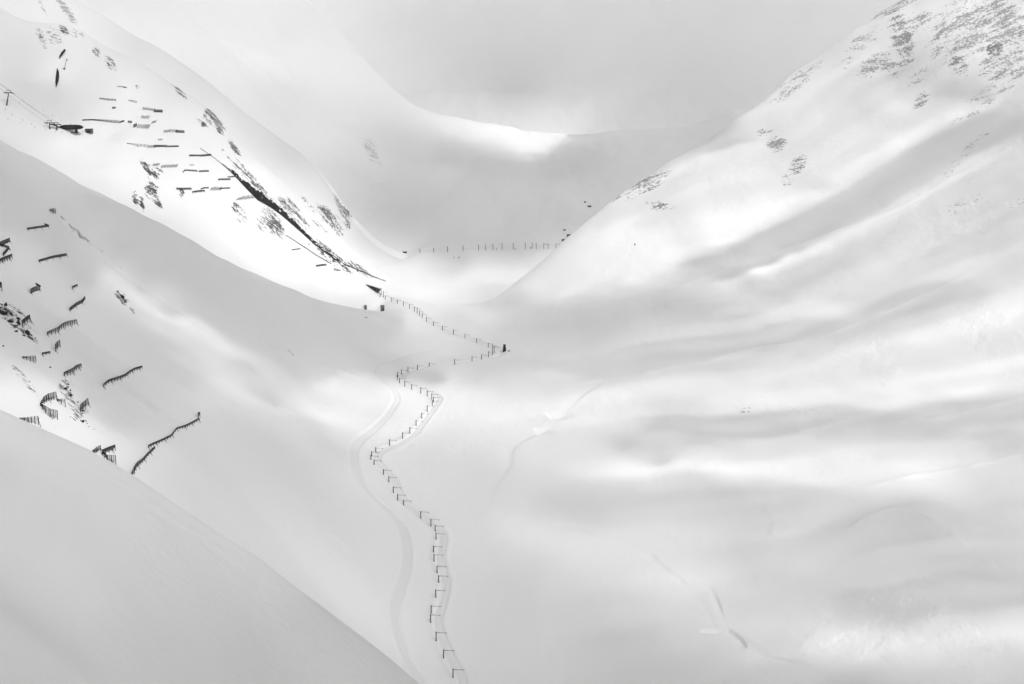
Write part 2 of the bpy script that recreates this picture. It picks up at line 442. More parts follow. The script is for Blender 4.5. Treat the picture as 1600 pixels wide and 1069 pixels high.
MASTS = [(595.7, 453.4, 461), (594, 457.7, 463.8), (599.4, 455, 464.3), (602.4, 461, 467.9), (611.4, 464.3, 471.8), (620.8, 467.5, 475), (630.4, 470.9, 478.4),
         (639.8, 474.6, 482.5), (647.4, 478.8, 486.6), (651.8, 481, 489.6), (655.5, 485.7, 493.4), (659.8, 489.6, 496.8), (666.4, 495.3, 503.1), (677.3, 502.2, 509.3),
         (691.5, 508.8, 516.3), (708.6, 515, 523), (726.6, 521.5, 528.4), (744.8, 528.4, 535.9), (762.9, 535.4, 542.9), (769.5, 538.8, 554.3), (772.1, 541, 550.6),
         (763.3, 548.7, 558), (752.4, 553.2, 561.3), (737.6, 556.2, 564.6), (710.4, 560.5, 569.7), (670.7, 566.3, 572.5), (652.3, 569.9, 578.5), (637.5, 573.3, 581.9),
         (627.2, 577.2, 585.3), (621.4, 581.3, 589.4), (620.6, 585.6, 594), (624.3, 590, 598.6), (632.6, 595.2, 604.2), (643.4, 600, 608.5), (657.5, 605, 614.8),
         (667.6, 609.8, 619), (674.7, 614.5, 624.2), (677.5, 619.5, 629), (675.6, 624.8, 633.7), (667.6, 633, 643.5), (659, 645, 654), (650.2, 656, 665.3), (640.4, 667, 676.8),
         (629, 675, 685.5), (608.6, 686, 696.2), (587.3, 698.6, 706.7), (580.8, 704.8, 712.3), (579.6, 711, 718), (584.7, 718, 726), (599.3, 733, 741.4), (607.7, 744, 753),
         (614.6, 760, 769.8), (621.4, 771.7, 781.6), (630.5, 781, 789.4), (657.5, 798, 810), (673.4, 810, 822), (680, 820, 830.6), (681.4, 832, 842.4), (677.5, 852, 862.4),
         (678.2, 865, 876.8), (683, 883, 894.8), (685.4, 898, 910), (680.9, 920.6, 933.3), (673.8, 945, 957.8), (672.9, 958.7, 972.4), (681.5, 986.3, 1001), (693.2, 1014, 1028),
         (707.9, 1044, 1058.4)]


def arm_px(y):
    return float(np.interp(y, [460, 500, 560, 640, 720, 870, 1050], [5.5, 7.5, 7.8, 10.3, 12, 14.6, 17.8]))


RAIL = [(x + arm_px(y1) * .62 + 1.5, y1 + 1) for (x, y0, y1) in MASTS if y1 not in (463.8, 464.3, 554.3, 550.6, 633.7)] + [(725, 1088), (745, 1130)]
RAIL[17:20] = [(777, 545), (784, 551), (776, 559)]
RAIL_W = px_path(RAIL, 650, 2400)
relief(RAIL_W, 16, lambda d, p: -1.3 * sst(5.2, 3.2, np.abs(d)) + .5 * np.exp(-((np.abs(d) - 7) / 2.0) ** 2))
FAR_RAIL_W = px_path([(630, 397), (680, 396), (750, 394), (820, 393), (880, 391)], 2500, 3100)



def ground_at(X, Y, Zg=None):
    """height of the ground at map point"""
    Zg = ZZ if Zg is None else Zg
    X, Y = np.asarray(X, float), np.asarray(Y, float)
    t = np.clip((X / Y - T0) / (tt[1] - tt[0]), 0, NT - 1.001)
    s = np.clip(np.interp(Y, dd, np.arange(NS)), 0, NS - 1.001)
    i, j = s.astype(int), t.astype(int); fs, ft = s - i, t - j
    return ((Zg[i, j] * (1 - ft) + Zg[i, j + 1] * ft) * (1 - fs) + (Zg[i + 1, j] * (1 - ft) + Zg[i + 1, j + 1] * ft) * fs)


QQ = ZZ / DD


def hit(x, y, dmin=0, dmax=1e9):
    """first ground point along the sight line of photo point (x, y)"""
    t, q = tq(x, y); t = float(t); q = float(q)
    jt = min(max((t - T0) / (tt[1] - tt[0]), 0), NT - 1.001); j = int(jt); f = jt - j
    col = QQ[:, j] * (1 - f) + QQ[:, j + 1] * f
    ok = (col >= q) & (dd >= dmin) & (dd <= dmax)
    k = int(np.argmax(ok))
    if not ok[k]:
        m = (dd >= dmin) & (dd <= dmax)
        k = int(np.argmax(np.where(m, col, -9)))
        return Vector((t * dd[k], dd[k], col[k] * dd[k]))
    if k == 0:
        D = dd[0]
    else:
        g = (q - col[k - 1]) / max(col[k] - col[k - 1], 1e-9)
        g = min(max(g, 0), 1)
        D = dd[k - 1] * (1 - g) + dd[k] * g
    return Vector((t * D, D, q * D))


def bump_material(name, base, rough, attr_rock=True):
    m = bpy.data.materials.new(name); m.use_nodes = True
    n = m.node_tree; N = n.nodes; L = n.links
    b = N["Principled BSDF"]
    b.inputs["Roughness"].default_value = rough
    b.inputs["Specular IOR Level"].default_value = 0.25
    geo = N.new("ShaderNodeNewGeometry")

    def noise(scale, detail, vec, rg=.55):
        x = N.new("ShaderNodeTexNoise"); x.inputs["Scale"].default_value = scale; x.inputs["Detail"].default_value = detail
        x.inputs["Roughness"].default_value = rg
        L.new(vec, x.inputs["Vector"]); return x.outputs["Fac"]

    def math_(op, a, c):
        x = N.new("ShaderNodeMath"); x.operation = op
        for k, v in enumerate((a, c)):
            if isinstance(v, (int, float)):
                x.inputs[k].default_value = v
            else:
                L.new(v, x.inputs[k])
        return x.outputs[0]

    def ramp(v, a, c):
        x = N.new("ShaderNodeMapRange"); x.inputs[1].default_value = a; x.inputs[2].default_value = c
        L.new(v, x.inputs[0]); return x.outputs[0]
    pos = geo.outputs["Position"]
    fine = math_('ADD', noise(.35, 4, pos), math_('MULTIPLY', noise(1.1, 3, pos), .35))
    mid = noise(.06, 4, pos)
    h = math_('ADD', math_('MULTIPLY', fine, .5), math_('MULTIPLY', mid, 1.6))
    # the crust is rougher where the wind has worked it
    gate = ramp(noise(.008, 3, pos), .45, .62)
    h = math_('MULTIPLY', h, math_('ADD', math_('MULTIPLY', gate, .55), .2))
    bp = N.new("ShaderNodeBump"); bp.inputs["Strength"].default_value = .75; bp.inputs["Distance"].default_value = 1.0
    L.new(h, bp.inputs["Height"])
    L.new(bp.outputs[0], b.inputs["Normal"])
    mapn = N.new("ShaderNodeMapping"); mapn.inputs["Rotation"].default_value = (0, 0, R(-12)); mapn.inputs["Scale"].default_value = (.8, 1.1, .9)
    L.new(pos, mapn.inputs[0])
    at = N.new("ShaderNodeAttribute"); at.attribute_name = "rock"
    at2 = N.new("ShaderNodeAttribute"); at2.attribute_name = "rock_pale_haze"
    # outcrops break through the snow as broken, streaky blocks
    r1 = noise(.26, 10, mapn.outputs[0], .76)
    map2 = N.new("ShaderNodeMapping"); map2.inputs["Rotation"].default_value = (0, 0, R(-37)); map2.inputs["Scale"].default_value = (.3, 1.3, .6)
    L.new(pos, map2.inputs[0])
    r2 = noise(.07, 5, map2.outputs[0])
    v = math_('ADD', math_('ADD', r1, math_('MULTIPLY', math_('SUBTRACT', r2, .5), .55)), math_('MULTIPLY', at.outputs["Fac"], .15))
    mask = math_('MULTIPLY', ramp(v, .645, .665), ramp(at.outputs["Fac"], .02, .12))
    rc = noise(.5, 5, pos)
    cr = N.new("ShaderNodeMapRange"); L.new(rc, cr.inputs[0]); cr.inputs[1].default_value = .3; cr.inputs[2].default_value = .7
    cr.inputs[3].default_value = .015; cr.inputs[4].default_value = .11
    rk = math_('ADD', cr.outputs[0], math_('MULTIPLY', at2.outputs["Fac"], .36))  # paler rock: its own grey, and distance haze put into the colour
    mx = N.new("ShaderNodeMix"); mx.data_type = 'FLOAT'
    L.new(mask, mx.inputs[0]); mx.inputs[2].default_value = base; L.new(rk, mx.inputs[3])
    cc = N.new("ShaderNodeCombineColor")
    for k in range(3):
        L.new(mx.outputs[0], cc.inputs[k])
    L.new(cc.outputs[0], b.inputs["Base Color"])
    return m


snow = bump_material("snow", .82, .65)


def mat(name, col, rough=.6, metal=0.0, noise_amt=0.0, noise_scale=1.0, snow_top=0.0):
    m = bpy.data.materials.new(name); m.use_nodes = True
    n = m.node_tree; N = n.nodes; L = n.links
    b = N["Principled BSDF"]
    b.inputs["Roughness"].default_value = rough
    b.inputs["Metallic"].default_value = 0.0
    b.inputs["Specular IOR Level"].default_value = .12 if col < .1 else .4
    tx = N.new("ShaderNodeTexNoise"); tx.inputs["Scale"].default_value = noise_scale; tx.inputs["Detail"].default_value = 5
    geo = N.new("ShaderNodeNewGeometry"); L.new(geo.outputs["Position"], tx.inputs["Vector"])
    mr = N.new("ShaderNodeMapRange"); L.new(tx.outputs["Fac"], mr.inputs[0])
    mr.inputs[1].default_value = .3; mr.inputs[2].default_value = .7
    mr.inputs[3].default_value = max(0.004, col - noise_amt); mr.inputs[4].default_value = col + noise_amt
    last = mr.outputs[0]
    if snow_top:
        sx = N.new("ShaderNodeSeparateXYZ"); L.new(geo.outputs["Normal"], sx.inputs[0])
        t2 = N.new("ShaderNodeTexNoise"); t2.inputs["Scale"].default_value = .45; t2.inputs["Detail"].default_value = 6; L.new(geo.outputs["Position"], t2.inputs["Vector"])
        ad = N.new("ShaderNodeMath"); ad.operation = 'ADD'; L.new(sx.outputs[2], ad.inputs[0]); L.new(t2.outputs["Fac"], ad.inputs[1])
        m2 = N.new("ShaderNodeMapRange"); L.new(ad.outputs[0], m2.inputs[0]); m2.inputs[1].default_value = snow_top; m2.inputs[2].default_value = snow_top + .08
        mx = N.new("ShaderNodeMix"); mx.data_type = 'FLOAT'; L.new(m2.outputs[0], mx.inputs[0]); L.new(last, mx.inputs[2]); mx.inputs[3].default_value = .8
        last = mx.outputs[0]
    cc = N.new("ShaderNodeCombineColor")
    for k in range(3):
        L.new(last, cc.inputs[k])
    L.new(cc.outputs[0], b.inputs["Base Color"])
    return m


def grid_mesh(name, X, Y, Z, smooth=True):
    n, m = X.shape
    me = bpy.data.meshes.new(name)
    co = np.stack([X, Y, Z], -1).reshape(-1, 3).astype(np.float32)
    idx = np.arange(n * m).reshape(n, m)
    f = np.stack([idx[:-1, :-1], idx[:-1, 1:], idx[1:, 1:], idx[1:, :-1]], -1).reshape(-1, 4)
    me.vertices.add(len(co)); me.vertices.foreach_set("co", co.ravel())
    me.loops.add(f.size); me.loops.foreach_set("vertex_index", f.ravel().astype(np.int32))
    me.polygons.add(len(f)); me.polygons.foreach_set("loop_start", (np.arange(len(f)) * 4).astype(np.int32))
    me.update(calc_edges=True)
    me.polygons.foreach_set("use_smooth", np.full(len(f), smooth))
    return me


# exposed rock: centre, half sizes, tilt in degrees (clockwise down to the right), strength, paleness (own grey and painted distance haze), range limits
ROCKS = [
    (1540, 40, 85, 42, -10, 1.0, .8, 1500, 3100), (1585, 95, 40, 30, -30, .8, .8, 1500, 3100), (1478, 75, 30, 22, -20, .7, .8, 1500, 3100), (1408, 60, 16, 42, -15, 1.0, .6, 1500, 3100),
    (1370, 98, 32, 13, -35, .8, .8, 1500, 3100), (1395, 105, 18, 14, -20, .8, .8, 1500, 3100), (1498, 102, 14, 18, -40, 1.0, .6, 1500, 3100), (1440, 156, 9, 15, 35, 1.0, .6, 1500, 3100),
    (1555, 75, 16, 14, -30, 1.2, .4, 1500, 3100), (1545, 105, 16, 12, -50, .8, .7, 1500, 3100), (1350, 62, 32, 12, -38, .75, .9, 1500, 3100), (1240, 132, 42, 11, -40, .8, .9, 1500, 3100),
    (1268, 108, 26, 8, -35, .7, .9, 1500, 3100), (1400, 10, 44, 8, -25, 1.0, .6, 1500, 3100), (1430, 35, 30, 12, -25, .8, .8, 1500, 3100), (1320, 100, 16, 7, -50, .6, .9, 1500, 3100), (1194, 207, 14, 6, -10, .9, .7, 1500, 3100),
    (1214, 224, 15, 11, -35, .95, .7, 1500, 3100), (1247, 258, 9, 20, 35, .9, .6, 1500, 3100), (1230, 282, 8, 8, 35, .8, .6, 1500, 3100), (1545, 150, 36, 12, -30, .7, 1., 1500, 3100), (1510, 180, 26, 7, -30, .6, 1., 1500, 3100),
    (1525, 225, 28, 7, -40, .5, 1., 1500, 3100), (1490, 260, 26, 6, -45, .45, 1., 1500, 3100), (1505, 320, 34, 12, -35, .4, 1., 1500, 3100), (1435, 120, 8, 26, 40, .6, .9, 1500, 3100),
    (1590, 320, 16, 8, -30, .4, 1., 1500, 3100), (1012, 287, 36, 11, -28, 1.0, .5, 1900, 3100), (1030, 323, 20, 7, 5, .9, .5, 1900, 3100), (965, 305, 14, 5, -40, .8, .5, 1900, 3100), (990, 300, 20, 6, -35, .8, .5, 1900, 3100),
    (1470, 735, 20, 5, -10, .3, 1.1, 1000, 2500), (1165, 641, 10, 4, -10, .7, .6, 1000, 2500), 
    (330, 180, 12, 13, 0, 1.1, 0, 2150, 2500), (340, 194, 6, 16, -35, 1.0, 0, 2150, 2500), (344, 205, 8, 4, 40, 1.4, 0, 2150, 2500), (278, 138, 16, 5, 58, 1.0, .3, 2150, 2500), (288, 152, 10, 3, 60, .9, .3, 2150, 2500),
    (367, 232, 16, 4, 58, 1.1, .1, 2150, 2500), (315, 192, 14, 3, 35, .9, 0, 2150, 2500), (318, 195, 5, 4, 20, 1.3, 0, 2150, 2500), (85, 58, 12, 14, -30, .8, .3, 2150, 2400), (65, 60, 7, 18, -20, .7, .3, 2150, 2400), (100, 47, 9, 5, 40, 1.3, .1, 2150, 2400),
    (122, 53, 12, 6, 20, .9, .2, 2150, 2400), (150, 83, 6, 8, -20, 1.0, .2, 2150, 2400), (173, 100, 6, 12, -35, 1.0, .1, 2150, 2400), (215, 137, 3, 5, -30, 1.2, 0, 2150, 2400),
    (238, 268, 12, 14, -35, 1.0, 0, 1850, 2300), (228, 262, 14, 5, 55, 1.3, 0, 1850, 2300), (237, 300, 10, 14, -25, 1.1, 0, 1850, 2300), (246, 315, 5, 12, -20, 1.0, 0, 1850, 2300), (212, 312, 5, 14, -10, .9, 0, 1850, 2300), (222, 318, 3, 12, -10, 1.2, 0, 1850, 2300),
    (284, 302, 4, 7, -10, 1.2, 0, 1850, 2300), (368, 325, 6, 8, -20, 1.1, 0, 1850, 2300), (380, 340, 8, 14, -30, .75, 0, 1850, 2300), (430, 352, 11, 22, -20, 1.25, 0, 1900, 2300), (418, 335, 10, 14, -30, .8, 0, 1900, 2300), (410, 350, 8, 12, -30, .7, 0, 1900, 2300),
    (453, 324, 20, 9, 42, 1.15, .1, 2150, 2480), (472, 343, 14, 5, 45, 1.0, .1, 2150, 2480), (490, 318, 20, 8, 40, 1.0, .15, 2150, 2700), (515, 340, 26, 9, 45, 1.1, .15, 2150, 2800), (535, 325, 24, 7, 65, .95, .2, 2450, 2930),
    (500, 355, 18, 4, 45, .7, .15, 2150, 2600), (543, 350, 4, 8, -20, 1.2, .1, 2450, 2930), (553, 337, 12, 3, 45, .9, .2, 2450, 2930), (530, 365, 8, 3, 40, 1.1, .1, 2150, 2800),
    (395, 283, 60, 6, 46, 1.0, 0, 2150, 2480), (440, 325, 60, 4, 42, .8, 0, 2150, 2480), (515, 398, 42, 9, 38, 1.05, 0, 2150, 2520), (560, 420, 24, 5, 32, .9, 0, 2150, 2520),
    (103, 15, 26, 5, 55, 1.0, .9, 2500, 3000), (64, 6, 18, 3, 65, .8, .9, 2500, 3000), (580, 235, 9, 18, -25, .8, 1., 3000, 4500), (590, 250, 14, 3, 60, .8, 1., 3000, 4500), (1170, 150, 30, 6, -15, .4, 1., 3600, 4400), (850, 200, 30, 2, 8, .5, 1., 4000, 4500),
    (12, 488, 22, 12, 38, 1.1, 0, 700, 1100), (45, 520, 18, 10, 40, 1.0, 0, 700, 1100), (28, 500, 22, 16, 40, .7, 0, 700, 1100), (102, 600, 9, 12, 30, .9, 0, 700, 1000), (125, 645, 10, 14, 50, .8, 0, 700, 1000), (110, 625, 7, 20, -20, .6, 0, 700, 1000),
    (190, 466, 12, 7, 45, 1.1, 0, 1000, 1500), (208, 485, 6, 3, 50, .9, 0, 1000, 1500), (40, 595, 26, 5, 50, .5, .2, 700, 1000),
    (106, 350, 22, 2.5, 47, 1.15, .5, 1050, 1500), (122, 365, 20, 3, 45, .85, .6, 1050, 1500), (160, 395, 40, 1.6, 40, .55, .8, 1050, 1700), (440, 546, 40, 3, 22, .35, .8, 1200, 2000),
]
PXX, PYY = surf(ZZ)
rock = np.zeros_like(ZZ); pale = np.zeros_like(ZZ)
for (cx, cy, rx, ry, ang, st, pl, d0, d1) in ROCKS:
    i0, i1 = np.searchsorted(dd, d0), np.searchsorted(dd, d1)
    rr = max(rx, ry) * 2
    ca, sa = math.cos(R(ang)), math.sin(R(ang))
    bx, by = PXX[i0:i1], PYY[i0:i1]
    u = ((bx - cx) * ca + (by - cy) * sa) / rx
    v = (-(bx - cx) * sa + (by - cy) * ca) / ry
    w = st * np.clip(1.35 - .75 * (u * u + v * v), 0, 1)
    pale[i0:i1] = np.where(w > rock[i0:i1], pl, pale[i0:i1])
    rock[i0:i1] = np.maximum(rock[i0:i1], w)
# rocks stand a little proud of the snow
rg = fbm(XX, YY, 5.0, 3, 31, .6)
ZZ += np.where(rock > .05, np.clip(rg + .1, 0, 1) * 1.5 * np.clip(rock, 0, 1), 0) * (DD < 2900)
QQ = ZZ / DD

# all ground is one sheet
me = grid_mesh("terrain", XX, YY, ZZ)
me.materials.append(snow)
for nm, arr in (("rock", rock), ("rock_pale_haze", pale)):
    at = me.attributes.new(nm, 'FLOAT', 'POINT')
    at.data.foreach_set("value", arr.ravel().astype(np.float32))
terrain = bpy.data.objects.new("snowy_terrain", me)
sc.collection.objects.link(terrain)
terrain["kind"] = "structure"

